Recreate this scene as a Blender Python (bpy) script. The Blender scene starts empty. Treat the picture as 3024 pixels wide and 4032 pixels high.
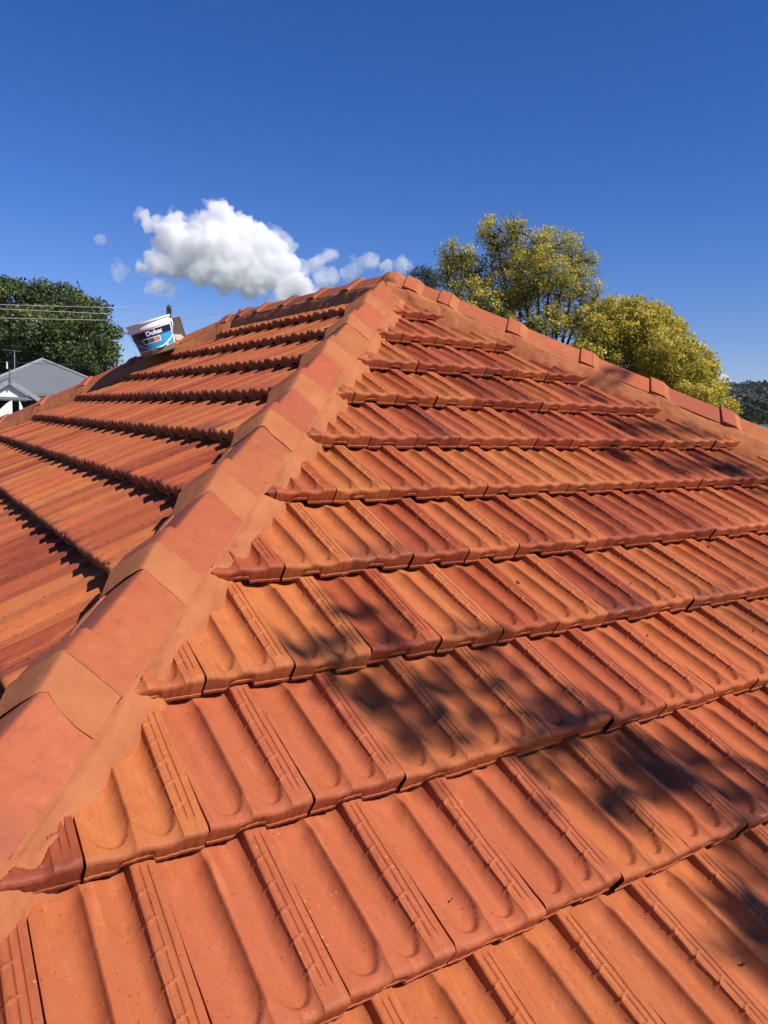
import bpy, math, random
import numpy as np
from mathutils import Vector, noise as mnoise
rng = np.random.default_rng(7); random.seed(7)
SC = bpy.context.scene
COL = SC.collection
R_ = math.radians
# ------------------------------------------------------------------ camera
CAMP = np.array([-2.6111, -4.0243, -0.7417])
YAW, PIT, ROLL, FOC = 0.5747, -0.1234, 0.0307, 3029.8
def cam_axes():
    cy, sy, cp, sp = math.cos(YAW), math.sin(YAW), math.cos(PIT), math.sin(PIT)
    f = np.array([sy*cp, cy*cp, sp]); r = np.array([cy, -sy, 0]); u = np.cross(r, f)
    cr, sr = math.cos(ROLL), math.sin(ROLL)
    return cr*r+sr*u, -sr*r+cr*u, f
CR, CU, CF = cam_axes()
def at(px, py, dist):
    """a point of the place seen in the given direction, dist metres away along the view axis"""
    return CAMP + (CR*(px-1512)/FOC + CU*(2016-py)/FOC + CF)*dist
cam = bpy.data.objects.new('camera', bpy.data.cameras.new('camera')); COL.objects.link(cam)
from mathutils import Matrix
M = Matrix.Identity(4)
for i in range(3):
    M[i][0] = CR[i]; M[i][1] = CU[i]; M[i][2] = -CF[i]; M[i][3] = CAMP[i]
cam.matrix_world = M
cam.data.sensor_fit = 'HORIZONTAL'; cam.data.sensor_width = 36; cam.data.lens = 36*FOC/3024
cam.data.clip_start = .05; cam.data.clip_end = 30000
SC.camera = cam
# ------------------------------------------------------------------ light
SUN_E, SUN_B = R_(46), R_(155)           # elevation, bearing clockwise from +Y
SUND = np.array([math.sin(SUN_B)*math.cos(SUN_E), math.cos(SUN_B)*math.cos(SUN_E), math.sin(SUN_E)])
w = bpy.data.worlds.new('World'); SC.world = w; w.use_nodes = True
nt = w.node_tree; nt.nodes.clear()
sky = nt.nodes.new('ShaderNodeTexSky'); sky.sky_type = 'NISHITA'; sky.sun_disc = False
sky.sun_elevation = SUN_E; sky.sun_rotation = SUN_B
sky.altitude = 0; sky.air_density = 1.0; sky.dust_density = .05; sky.ozone_density = 3.0
bg = nt.nodes.new('ShaderNodeBackground'); bg.inputs[1].default_value = .066
out = nt.nodes.new('ShaderNodeOutputWorld')
hs = nt.nodes.new('ShaderNodeHueSaturation'); hs.inputs['Saturation'].default_value = 1.3
tint = nt.nodes.new('ShaderNodeMix'); tint.data_type = 'RGBA'; tint.blend_type = 'MULTIPLY'; tint.inputs[0].default_value = 1; tint.inputs[7].default_value = (.84, .89, 1.36, 1)
nt.links.new(sky.outputs[0], hs.inputs['Color']); nt.links.new(hs.outputs[0], tint.inputs[6]); nt.links.new(tint.outputs[2], bg.inputs[0]); nt.links.new(bg.outputs[0], out.inputs[0])
sl = bpy.data.lights.new('sun', 'SUN'); sl.energy = 5.0; sl.angle = R_(.53); sl.color = (1, .93, .82)
so = bpy.data.objects.new('sun', sl); COL.objects.link(so)
so.rotation_euler = Vector(tuple(SUND)).to_track_quat('Z', 'Y').to_euler()
SC.view_settings.view_transform = 'Standard'; SC.view_settings.look = 'None'
SC.view_settings.gamma = 1; SC.view_settings.exposure = .35
SC.render.engine = 'CYCLES'
cy = SC.cycles
cy.use_denoising = True; cy.max_bounces = 16; cy.volume_bounces = 16; cy.transparent_max_bounces = 16
cy.volume_step_rate = 1.0; cy.volume_max_steps = 256
# ------------------------------------------------------------------ helpers
def tag(o, label=None, cat=None, group=None, kind=None):
    if label: o['label'] = label
    if cat: o['category'] = cat
    if group: o['group'] = group
    if kind: o['kind'] = kind
    return o
def empty(name, loc=(0, 0, 0)):
    o = bpy.data.objects.new(name, None); COL.objects.link(o); o.location = loc; o.empty_display_size = .2
    return o
def mesh_obj(name, V, F, mat, parent=None, smooth=True, col=None, aux=None, sharp=None, origin=None, mi=None):
    """V (n,3) world; F (m,4) or (m,3) int array or list of faces"""
    V = np.asarray(V, dtype=np.float64)
    base = np.array(origin) if origin is not None else np.zeros(3)
    if parent is not None:
        base = np.zeros(3); q_ = parent
        while q_ is not None: base = base+np.array(q_.location); q_ = q_.parent
    me = bpy.data.meshes.new(name)
    if isinstance(F, np.ndarray):
        k = F.shape[1]; m = F.shape[0]
        me.vertices.add(len(V)); me.vertices.foreach_set('co', (V-base).astype(np.float32).ravel())
        me.loops.add(m*k); me.loops.foreach_set('vertex_index', F.astype(np.int32).ravel())
        me.polygons.add(m); me.polygons.foreach_set('loop_start', np.arange(0, m*k, k, dtype=np.int32))
        try: me.polygons.foreach_set('loop_total', np.full(m, k, dtype=np.int32))
        except Exception: pass
        me.update(calc_edges=True)
    else:
        me.from_pydata([tuple(v) for v in (V-base)], [], F); me.update()
    me.polygons.foreach_set('use_smooth', np.full(len(me.polygons), bool(smooth)))
    if col is not None:
        a = me.attributes.new('tc', 'FLOAT_COLOR', 'POINT')
        c = np.ones((len(V), 4), dtype=np.float32); c[:, :3] = col; a.data.foreach_set('color', c.ravel())
    if aux is not None:
        a = me.attributes.new('tv', 'FLOAT_VECTOR', 'POINT'); a.data.foreach_set('vector', np.asarray(aux, dtype=np.float32).ravel())
    if isinstance(mat, (list, tuple)):
        for m_ in mat: me.materials.append(m_)
        if mi is not None: me.polygons.foreach_set('material_index', np.asarray(mi, dtype=np.int32))
    else: me.materials.append(mat)
    if smooth and sharp: me.set_sharp_from_angle(angle=R_(sharp))
    o = bpy.data.objects.new(name, me); COL.objects.link(o)
    if parent is not None: o.parent = parent
    elif origin is not None: o.location = tuple(origin)
    return o
def fixpar(o, parent):
    o.parent = parent
class MB:
    def __init__(s): s.V = []; s.F = []; s.n = 0
    def add(s, V, F):
        V = np.asarray(V, float); s.V.append(V); s.F += [tuple(i+s.n for i in f) for f in F]; s.n += len(V)
    def box(s, c, size, ax=None):
        c = np.array(c, float); h = np.array(size)/2.
        A = np.eye(3) if ax is None else np.array(ax, float)
        V = [c + A.T @ (h*np.array(q)) for q in [(-1,-1,-1),(1,-1,-1),(1,1,-1),(-1,1,-1),(-1,-1,1),(1,-1,1),(1,1,1),(-1,1,1)]]
        s.add(V, [(0,3,2,1),(4,5,6,7),(0,1,5,4),(1,2,6,5),(2,3,7,6),(3,0,4,7)])
    def tube(s, pts, rad, n=8, caps=True):
        pts = [np.array(p, float) for p in pts]
        if np.isscalar(rad): rad = [rad]*len(pts)
        V = []; F = []; prev = None
        for i, p in enumerate(pts):
            d = pts[min(i+1, len(pts)-1)]-pts[max(i-1, 0)]; d /= (np.linalg.norm(d)+1e-9)
            a = prev if prev is not None else (np.array([0,0,1.]) if abs(d[2]) < .9 else np.array([1.,0,0]))
            e1 = a-d*(a@d); e1 /= (np.linalg.norm(e1)+1e-9); e2 = np.cross(d, e1); prev = e1
            for k in range(n):
                t = 2*math.pi*k/n; V.append(p+rad[i]*(math.cos(t)*e1+math.sin(t)*e2))
        for i in range(len(pts)-1):
            for k in range(n):
                k2 = (k+1) % n; F.append((i*n+k, i*n+k2, (i+1)*n+k2, (i+1)*n+k))
        if caps: F.append(tuple(range(n-1, -1, -1))); F.append(tuple((len(pts)-1)*n+k for k in range(n)))
        s.add(V, F)
    def prism(s, poly, ext):
        """poly list of 3d points, ext vector"""
        n = len(poly); P = [np.array(p, float) for p in poly]; e = np.array(ext, float)
        V = P+[p+e for p in P]
        F = [tuple(range(n-1, -1, -1)), tuple(range(n, 2*n))]+[(i, (i+1) % n, n+(i+1) % n, n+i) for i in range(n)]
        s.add(V, F)
    def build(s, name, mat, parent=None, smooth=False, origin=None, sharp=40):
        return mesh_obj(name, np.concatenate(s.V), s.F, mat, parent, smooth, sharp=sharp, origin=origin)
# ------------------------------------------------------------------ materials
def new_mat(name):
    m = bpy.data.materials.new(name); m.use_nodes = True; nt = m.node_tree
    b = nt.nodes['Principled BSDF']; return m, nt, b
def N(nt, t, **kw):
    n = nt.nodes.new(t)
    for k, v in kw.items(): setattr(n, k, v)
    return n
def noise_n(nt, vec, scale, detail=6, rough=.6, dist=0):
    n = N(nt, 'ShaderNodeTexNoise'); n.inputs['Scale'].default_value = scale; n.inputs['Detail'].default_value = detail
    n.inputs['Roughness'].default_value = rough; n.inputs['Distortion'].default_value = dist
    if vec is not None: nt.links.new(vec, n.inputs['Vector'])
    return n.outputs['Fac']
def ramp(nt, fac, stops):
    r = N(nt, 'ShaderNodeValToRGB'); e = r.color_ramp.elements
    while len(e) < len(stops): e.new(.5)
    for i, (p_, c) in enumerate(stops):
        e[i].position = p_; e[i].color = (c, c, c, 1) if np.isscalar(c) else (*c, 1)
    nt.links.new(fac, r.inputs[0]); return r.outputs[0]
def mix(nt, fac, a, b, mode='MIX'):
    m = N(nt, 'ShaderNodeMix', data_type='RGBA', blend_type=mode)
    if np.isscalar(fac): m.inputs[0].default_value = fac
    else: nt.links.new(fac, m.inputs[0])
    for i, v in ((6, a), (7, b)):
        if isinstance(v, tuple): m.inputs[i].default_value = (*v, 1)
        else: nt.links.new(v, m.inputs[i])
    return m.outputs[2]
def bump(nt, b, layers, dist=1):
    last = None
    for h, s, d in layers:
        bn = N(nt, 'ShaderNodeBump'); bn.inputs['Strength'].default_value = s; bn.inputs['Distance'].default_value = d
        nt.links.new(h, bn.inputs['Height'])
        if last: nt.links.new(last, bn.inputs['Normal'])
        last = bn.outputs[0]
    nt.links.new(last, b.inputs['Normal'])
def coords(nt): return N(nt, 'ShaderNodeTexCoord').outputs['Object']

def terracotta(name, glaze=True):
    m, nt, b = new_mat(name); co = coords(nt)
    at_ = N(nt, 'ShaderNodeAttribute', attribute_name='tc'); av = N(nt, 'ShaderNodeAttribute', attribute_name='tv')
    sep = N(nt, 'ShaderNodeSeparateXYZ'); nt.links.new(av.outputs['Vector'], sep.inputs[0])
    c = at_.outputs['Color']
    n1 = noise_n(nt, co, 14, 5, .6); c = mix(nt, ramp(nt, n1, [(.35, 0.), (.72, .65)]), c, (.44, .105, .036))
    cmb = N(nt, 'ShaderNodeCombineXYZ'); m1 = N(nt, 'ShaderNodeMath', operation='MULTIPLY'); m1.inputs[1].default_value = 9; nt.links.new(sep.outputs[0], m1.inputs[0]); nt.links.new(m1.outputs[0], cmb.inputs[0])
    m2 = N(nt, 'ShaderNodeMath', operation='MULTIPLY'); m2.inputs[1].default_value = 1.6; nt.links.new(sep.outputs[2], m2.inputs[0]); nt.links.new(m2.outputs[0], cmb.inputs[1])
    va = N(nt, 'ShaderNodeVectorMath', operation='MULTIPLY_ADD'); nt.links.new(co, va.inputs[0]); va.inputs[1].default_value = (1.7, 1.7, 1.7); nt.links.new(cmb.outputs[0], va.inputs[2])
    ns_ = noise_n(nt, va.outputs[0], 1.3, 5, .6, .4); c = mix(nt, ramp(nt, ns_, [(.52, 0.), (.68, .55)]), c, (.36, .098, .045)); c = mix(nt, ramp(nt, ns_, [(.28, .35), (.42, 0.)]), c, (.66, .23, .085))
    # wet glaze flashing towards the nose, strong only on some tiles (y of tv)
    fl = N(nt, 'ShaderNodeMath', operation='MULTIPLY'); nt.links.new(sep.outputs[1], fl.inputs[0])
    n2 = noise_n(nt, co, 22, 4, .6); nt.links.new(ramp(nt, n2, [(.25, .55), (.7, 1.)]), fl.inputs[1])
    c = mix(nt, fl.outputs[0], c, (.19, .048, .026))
    # dark pits and pale lime spots
    n3 = noise_n(nt, co, 170, 2, .5); c = mix(nt, ramp(nt, n3, [(.675, 0.), (.73, .8)]), c, (.10, .035, .02))
    v = N(nt, 'ShaderNodeTexVoronoi'); v.inputs['Scale'].default_value = 60; nt.links.new(co, v.inputs['Vector'])
    sp = ramp(nt, v.outputs['Distance'], [(.10, 1.), (.22, 0.)])
    n4 = noise_n(nt, co, 7, 2, .5); spm = N(nt, 'ShaderNodeMath', operation='MULTIPLY'); nt.links.new(sp, spm.inputs[0]); nt.links.new(ramp(nt, n4, [(.56, 0.), (.68, .5)]), spm.inputs[1])
    c = mix(nt, spm.outputs[0], c, (.72, .33, .17))
    n5 = noise_n(nt, co, 500, 3, .6); c = mix(nt, .22, c, ramp(nt, n5, [(.3, .35), (.7, .75)]), 'OVERLAY')
    # lichen dirt stains
    n6 = noise_n(nt, co, 33, 6, .75); c = mix(nt, ramp(nt, n6, [(.60, 0.), (.72, .65)]), c, (.19, .075, .038))
    c = mix(nt, 1., c, (.80, .83, .80), 'MULTIPLY')
    nt.links.new(c, b.inputs['Base Color'])
    rr = N(nt, 'ShaderNodeMapRange'); nt.links.new(fl.outputs[0], rr.inputs[0]); rr.inputs[3].default_value = .62; rr.inputs[4].default_value = .36
    nt.links.new(rr.outputs[0], b.inputs['Roughness'])
    sm = N(nt, 'ShaderNodeMapRange'); nt.links.new(fl.outputs[0], sm.inputs[0]); sm.inputs[3].default_value = .13; sm.inputs[4].default_value = .32
    nt.links.new(sm.outputs[0], b.inputs['Specular IOR Level'])
    bump(nt, b, [(noise_n(nt, co, 38, 4, .55), .35, .004), (n5, .30, .0010), (n3, -.5 if False else .3, .0012)])
    return m
M_TILE = terracotta('terracotta_tile')
def mortar_mat(name, c1, c2):
    m, nt, b = new_mat(name); co = coords(nt)
    n1 = noise_n(nt, co, 9, 5, .65); c = mix(nt, ramp(nt, n1, [(.3, 0.), (.7, 1.)]), c1, c2)
    n2 = noise_n(nt, co, 420, 3, .7); c = mix(nt, .35, c, ramp(nt, n2, [(.3, .3), (.7, .75)]), 'OVERLAY')
    n3 = noise_n(nt, co, 150, 2, .5); c = mix(nt, ramp(nt, n3, [(.72, 0.), (.78, .6)]), c, (.15, .07, .04))
    nt.links.new(c, b.inputs['Base Color']); b.inputs['Roughness'].default_value = .85; b.inputs['Specular IOR Level'].default_value = .12
    bump(nt, b, [(noise_n(nt, co, 26, 4, .6), .5, .006), (n2, .55, .0016)])
    return m
M_MORTAR = mortar_mat('pigmented_mortar', (.41, .150, .062), (.34, .112, .048))
def cap_mat():
    m, nt, b = new_mat('terracotta_cap'); co = coords(nt)
    at_ = N(nt, 'ShaderNodeAttribute', attribute_name='tc'); c = at_.outputs['Color']
    n1 = noise_n(nt, co, 7, 4, .6); c = mix(nt, ramp(nt, n1, [(.4, 0.), (.75, .55)]), c, (.40, .088, .038))
    n0 = noise_n(nt, co, 3.1, 2, .5); c = mix(nt, ramp(nt, n0, [(.62, 0.), (.74, .45)]), c, (.22, .075, .050))
    n2 = noise_n(nt, co, 450, 3, .6); c = mix(nt, .22, c, ramp(nt, n2, [(.3, .35), (.7, .7)]), 'OVERLAY')
    n3 = noise_n(nt, co, 120, 2, .5); c = mix(nt, ramp(nt, n3, [(.73, 0.), (.78, .7)]), c, (.12, .045, .03))
    n4 = noise_n(nt, co, 28, 6, .75); c = mix(nt, ramp(nt, n4, [(.54, 0.), (.70, .55)]), c, (.25, .085, .045)); c = mix(nt, ramp(nt, n4, [(.28, .4), (.42, 0.)]), c, (.60, .22, .10))
    c = mix(nt, 1., c, (.79, .82, .80), 'MULTIPLY')
    nt.links.new(c, b.inputs['Base Color']); b.inputs['Roughness'].default_value = .65; b.inputs['Specular IOR Level'].default_value = .13
    bump(nt, b, [(noise_n(nt, co, 16, 3, .5), .4, .004), (n2, .35, .001)])
    return m
M_CAP = cap_mat()
def plain(name, c, rough=.6, metal=0, var=.15, scale=8, spec=.5, bmp=0):
    m, nt, b = new_mat(name); co = coords(nt)
    n = noise_n(nt, co, scale, 5, .65)
    d = tuple(x*(1-var*2) for x in c)
    nt.links.new(mix(nt, ramp(nt, n, [(.3, 0.), (.75, 1.)]), c, d), b.inputs['Base Color'])
    b.inputs['Roughness'].default_value = rough; b.inputs['Metallic'].default_value = metal; b.inputs['Specular IOR Level'].default_value = spec
    if bmp: bump(nt, b, [(noise_n(nt, co, scale*8, 4, .6), .5, bmp)])
    return m
# ------------------------------------------------------------------ roof numbers
TH = .5047; T = math.tan(TH); AA, BB, EE = .9398, .9202, .9947; RID = 2.2565
TL = T/AA; TR = T/BB; TB = T/EE
GND = -6.2; EAVE_Y = -6.3; BACK_Y = RID+6.3
W_, G_ = .2115, .345
# ------------------------------------------------------------------ tile template
def tile_template(us, vs, full, D=.0200, lip=.46, back=.026):
    """returns local verts (u,v,w), quads, aux (x, v/g)"""
    x = us/W_
    def bowl(x, a, b):
        t = np.clip((x-a)/(b-a), 0, 1)
        return np.sin(math.pi*t**1.75)**.7
    tr1 = bowl(x, .012, .398); tr2 = bowl(x, .425, .778)
    bead = np.exp(-((x-.412)/.010)**2)*.0026
    groove = -.0026*(np.exp(-((x-.852)/.0065)**4)+np.exp(-((x-.915)/.0065)**4))-.0010*np.exp(-((x-.79)/.008)**4)
    band = 1/(1+np.exp(-(x-.778)/.0035))
    lft = -.0020*np.exp(-(x/.03)**2)
    rows = []; meta = []
    r = .0095
    for v in vs:
        rows.append((v, None))
    V = []; AU = []
    def top(v):
        k = np.clip((v-.004)/.030, 0, 1); k = k*k*(3-2*k)
        basew = -.008+.061*np.clip(v, -.05, 1)/G_
        # rounded ends of the troughs
        def ends(a, b):
            t = np.clip((x-a)/(b-a), 0, 1)
            c = G_-back-.045*np.abs(2*t**1.35-1.0)**3
            q = np.clip((c-v)/.010+.5, 0, 1); q = q*q*(3-2*q)
            return lip+(1-lip)*q
        d1 = -D*tr1*ends(.0, .398); d2 = -D*tr2*ends(.425, .778)
        sh = (d1+d2)*(.62+.38*k)+bead*k*(1 if v < G_-.06 else max(0, (G_-.035-v)/.025))+lft
        gk = 1 if v < G_-.045 else max(0, min(1, (G_-.030-v)/.015))
        sh = sh+groove*gk*(1 if v > 0 else 0)
        sh = sh*1.0
        # away from the band the head of the tile sinks so the upper nose can sit on it
        head = (1-k)*(1-band)*(-.0045)
        w_ = basew+sh+head+band*.0115*np.clip(1-v/(G_*.85), 0, 1)
        # cross bars on the band
        if full and .012 < v < G_-.05:
            ph = ((v-.028+(x-.8)*.075) % .0545)
            barw = np.exp(-((ph-.0270)/.0019)**4)
            span = 1/(1+np.exp(-(x-.755)/.006))*(1/(1+np.exp((x-.872)/.005)))
            lift = .0030*barw*span
            w_ = w_+lift+barw*span*(-groove*gk)
            side = np.exp(-((x-.768)/.014)**2)*barw
            w_ = w_+side*.0030
        return w_
    last = None
    for v in vs:
        w_ = top(v); V.append(np.stack([us, np.full_like(us, v), w_], 1)); AU.append(np.stack([x, np.full_like(x, v/G_)], 1)); last = (v, w_)
    tw = top(G_-r)
    nf = 4 if full else 2
    for i in range(1, nf+1):
        a = math.pi/2*i/nf
        V.append(np.stack([us, np.full_like(us, G_-r+r*math.sin(a)), tw-r*(1-math.cos(a))], 1)); AU.append(np.stack([x, np.full_like(x, 1.)], 1))
    notch = (1/(1+np.exp(-(x-.275)/.006)))*(1/(1+np.exp((x-.555)/.006)))
    zb = -.0055+.0175*notch
    for dv, dz in (((-.004, .0100), (-.0020, .0085), (-.0030, .0), (-.016, 0.)) if full else ((-.008, 0.), (-.020, 0.))):
        V.append(np.stack([us, np.full_like(us, G_+dv), zb+dz], 1)); AU.append(np.stack([x, np.full_like(x, 1.02)], 1))
    V = np.array(V); AU = np.array(AU)       # rows, cols, 3
    # side walls
    Lw = V[:, :1].copy(); Lw[:, :, 2] = np.minimum(Lw[:, :, 2], Lw[:, :, 2]-.016); Rw = V[:, -1:].copy(); Rw[:, :, 2] -= .024
    k = nf+ (4 if full else 2)
    Lw[-k:, :, 2] = V[-k:, :1, 2]; Rw[-k:, :, 2] = V[-k:, -1:, 2]
    Lw[-k:, :, 1] -= .0; Rw[-k:, :, 1] -= .010; Rw[-k:, :, 0] += .0
    V = np.concatenate([Lw, V, Rw], 1); AU = np.concatenate([AU[:, :1], AU, AU[:, -1:]], 1)
    nr, nc = V.shape[:2]
    idx = np.arange(nr*nc).reshape(nr, nc)
    F = np.stack([idx[:-1, :-1], idx[1:, :-1], idx[1:, 1:], idx[:-1, 1:]], -1).reshape(-1, 4)
    return V.reshape(-1, 3), F, AU.reshape(-1, 2)
def samp(n, extra, lo, hi):
    a = np.linspace(lo, hi, n); return np.unique(np.round(np.concatenate([a, extra]), 5))
US1 = samp(28, np.array([.397,.412,.425,.77,.785,.842,.852,.862,.905,.915,.925,.27,.28,.55,.56])*W_, .0016, W_-.0026); VS1 = np.concatenate([[-.03, -.005], np.arange(.004, G_-.0100, .0052)])
TPL = [
    tile_template(samp(58, np.array([.385,.397,.403,.412,.421,.428,.765,.772,.778,.784,.79,.84,.846,.852,.858,.864,.903,.909,.915,.921,.927,.27,.28,.55,.56])*W_, .0016, W_-.0026), np.concatenate([[-.03, -.005], np.arange(.003, G_-.0100, .0030)]), True),
    tile_template(samp(28, np.array([.397,.412,.425,.77,.785,.842,.852,.862,.905,.915,.925,.27,.28,.55,.56])*W_, .0016, W_-.0026), np.concatenate([[-.03, -.005], np.arange(.004, G_-.0100, .0052)]), True),
    tile_template(samp(20, np.array([.40,.412,.425,.77,.785])*W_, .0016, W_-.0026), np.concatenate([[-.03, 0., .02, .04], np.linspace(.08, G_-.07, 4), np.linspace(G_-.055, G_-.0100, 4)]), False),
    tile_template(np.array([.01,.1,.2,.3,.38,.42,.5,.62,.72,.78,.99])*W_, np.array([-.03, .02, .28, G_-.0100]), False)]
TPL.append(tile_template(US1, VS1, True, .0260, .64, .018))
PAL = [((.56, .155, .050), 6), ((.58, .178, .053), 3.5), ((.60, .200, .056), 1.4), ((.46, .108, .042), 4), ((.30, .060, .030), 1.9), ((.54, .142, .056), 4)]
PALC = np.array([c for c, _ in PAL]); PALW = np.array([w_ for _, w_ in PAL]); PALW = PALW/PALW.sum()
YEL, ORA, RED, PNK = (.60, .188, .054), (.57, .168, .051), (.33, .064, .030), (.54, .143, .056)
OVR = {(9,-1):(YEL,0,0),(9,0):(PNK,0,0),(9,1):(PNK,0,0),(9,2):(ORA,0,0),(9,3):(ORA,0,0),(9,4):(PNK,0,0),(9,-2):(RED,.5,0),
 (8,-1):(YEL,0,0),(8,0):(YEL,.85,0),(8,1):((.42,.088,.034),.35,0),(8,2):(YEL,.15,0),(8,3):((.45,.098,.036),0,0),(8,4):(ORA,0,0),(8,-2):(ORA,.4,0),
 (7,-1):((.45,.098,.036),.2,0),(7,0):(YEL,.6,0),(7,1):(YEL,.8,0),(7,2):((.41,.085,.034),.3,0),(7,3):(ORA,0,0),(7,4):((.45,.098,.036),.3,0),(7,5):(ORA,0,0),
 (6,-1):((.50,.118,.038),.3,0),(6,0):((.57,.19,.048),0,.1),(6,1):((.50,.118,.038),.2,0),(6,2):(ORA,0,0),(6,3):(ORA,.2,0),
 (5,-1):(ORA,.8,0),(5,0):(PNK,.1,0),(5,1):((.46,.10,.04),1.,.75),(5,2):(PNK,0,0),(5,3):(ORA,0,0),(5,4):(RED,.4,0),
 (4,-2):(ORA,.3,0),(4,-1):(YEL,.1,0),(4,0):((.50,.118,.038),.2,0),(4,1):(YEL,0,0),(4,2):(RED,.6,.3),(4,3):((.45,.098,.036),.5,.6),(4,4):(ORA,.4,0),(4,5):(PNK,.2,0),
 (3,-1):(YEL,.7,0),(3,0):((.45,.098,.036),.3,0),(3,1):(PNK,0,0),(3,2):((.42,.088,.034),.5,0),(3,3):(YEL,0,0),(3,4):(RED,.5,.2),
 (10,-1):(PNK,0,0),(10,0):(PNK,0,0),(10,1):(PNK,0,0),(10,2):(PNK,0,0),(10,3):(ORA,0,0)}
def tile_slope(name, U, Dn, Nn, s_list, off_fn, inside, lods, parent, label, gauge=G_, flash=.35, front=False):
    U, Dn, Nn = (np.array(a, float) for a in (U, Dn, Nn))
    VV, FF, CC, AX = [], [], [], []; n = 0
    for k, s in s_list:
        off = off_fn(k)
        rowc = rng.normal(0, .012)
        for j in range(-48, 49):
            u0 = off+j*W_
            c = U*(u0+W_/2)+Dn*(s-gauge/2)
            cs = [U*(u0+a)+Dn*(s-b) for a in (0, W_) for b in (0, gauge)]
            if not any(inside(q, .03) for q in cs): continue
            dist = np.linalg.norm(c-CAMP)
            fwd = (c-CAMP)@CF
            lod = lods(dist, fwd, c)
            if lod is None: continue
            V, F, A = TPL[lod]
            V = V.copy()
            V[:, 1] = (V[:, 1]*gauge/G_)
            # every tile sits a little differently
            ty, tx, dz = rng.normal(0, .005), rng.normal(0, .004), rng.normal(0, .0009)
            rot = rng.normal(0, .0035); dv = rng.normal(0, .0022)
            V[:, 2] += (V[:, 0]-W_/2)*ty*.8+(V[:, 1])*tx*.6+abs(dz)
            if lod != 3:
                for fu, fv, am in ((25, 14, .0007), (55, 38, .0005), (110, 90, .00025)):
                    V[:, 2] += am*np.sin(V[:, 0]*fu*rng.uniform(.7, 1.3)*2+rng.uniform(0, 6))*np.cos(V[:, 1]*fv*rng.uniform(.7, 1.3)*2+rng.uniform(0, 6))
                nsw = (A[:, 1] > .96)*1.
                V[:, 1] += nsw*(.0006*np.sin(V[:, 0]*rng.uniform(60, 110)+rng.uniform(0, 6))+.0004*np.sin(V[:, 0]*rng.uniform(200, 400)+rng.uniform(0, 6)))
                if lod in (0, 1, 4) and rng.random() < .45:      # chipped lip or corner
                    cu_ = rng.choice([.99*W_, .01*W_, rng.uniform(.1, .9)*W_]); rd = rng.uniform(.008, .022)
                    ch = np.exp(-(((V[:, 0]-cu_)/rd)**2+((V[:, 1]-gauge)/.012)**2)**2)
                    V[:, 2] -= ch*rng.uniform(.002, .006); V[:, 1] -= ch*rng.uniform(.001, .005)
            uu = V[:, 0]+(V[:, 1]-gauge)*rot; vv = V[:, 1]+dv-(V[:, 0]-W_/2)*rot
            P = U*(u0+uu)[:, None]+Dn*(s-gauge+vv)[:, None]+Nn*V[:, 2][:, None]
            # clip faces past the hips
            fc = P[F].mean(1)
            ok = inside(fc.T, .01)
            if front: ok = ok & (fc[:, 0] > AA*fc[:, 1]+.118)
            F2 = F[ok]
            if not len(F2): continue
            ci = rng.choice(len(PALC), p=PALW); col = PALC[ci]*(1+rng.normal(0, .06))
            col = np.clip(col*(1+rng.normal(0, .03, 3)), .02, .8)
            col = col*np.array([.88, .86, 1.05])
            ov = OVR.get((k, j)) if front else None
            if ov: col = np.array(ov[0])*np.array([.89, .87, 1.05])*(1+rng.normal(0, .03))
            colv = np.tile(col, (len(P), 1))
            fs = 0
            q = rng.random()
            if q < flash: fs = rng.uniform(.35, .9)
            if ov: fs = ov[1]
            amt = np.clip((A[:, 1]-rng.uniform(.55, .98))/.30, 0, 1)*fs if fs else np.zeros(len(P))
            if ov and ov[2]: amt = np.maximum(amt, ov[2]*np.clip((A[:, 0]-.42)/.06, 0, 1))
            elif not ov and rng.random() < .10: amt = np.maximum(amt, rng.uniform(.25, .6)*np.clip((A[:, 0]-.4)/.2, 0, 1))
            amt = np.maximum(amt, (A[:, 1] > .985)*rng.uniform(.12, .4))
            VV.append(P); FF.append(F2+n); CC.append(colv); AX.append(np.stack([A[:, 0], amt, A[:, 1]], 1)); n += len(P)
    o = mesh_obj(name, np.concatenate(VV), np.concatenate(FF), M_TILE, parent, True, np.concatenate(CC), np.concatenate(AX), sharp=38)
    if label: o['label'] = label
    return o
HOUSE = empty('tiled_house', (0, 0, GND))
tag(HOUSE, 'near house with an orange terracotta hip roof filling the foreground', 'house')
ct, st = math.cos(TH), math.sin(TH)
SF0 = .0479
FRAC = {3:-2.156, 4:-3.663, 5:-5.146, 6:-6.63, 7:-8.162, 8:-8.705, 9:-10.191, 10:-9.623}
def offF(k): return (FRAC[k]*W_) if k in FRAC else ((.35 if k % 2 == 0 else .84)*W_)
def inF(P, m):   # P (3,) or (3,n)
    x, y = P[0], P[1]; return (x > AA*y-m) & (x < -BB*y+m) & (y < 0+m) & (y > EAVE_Y)
def lodF(d, f, c):
    if f < -.6: return 3
    if d < 3.0: return 0
    return 1 if d < 7 else 2
tile_slope('tiled_slope', (1, 0, 0), (0, -ct, -st), (0, -st, ct), [(k, SF0+G_*k) for k in range(0, 21)], offF, inF, lodF, HOUSE, 'sunlit front slope of ribbed orange tiles with dappled tree shade', flash=.30, front=True)
tl = math.atan(TL)
def inL(P, m):
    x, y = P[0], P[1]; return (x < 0+m) & (y > x/AA-m) & (y < RID-x*EE/AA+m) & (x > AA*EAVE_Y)
def lodL(d, f, c): return 3 if f < 0 else 4
GL = .36
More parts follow.
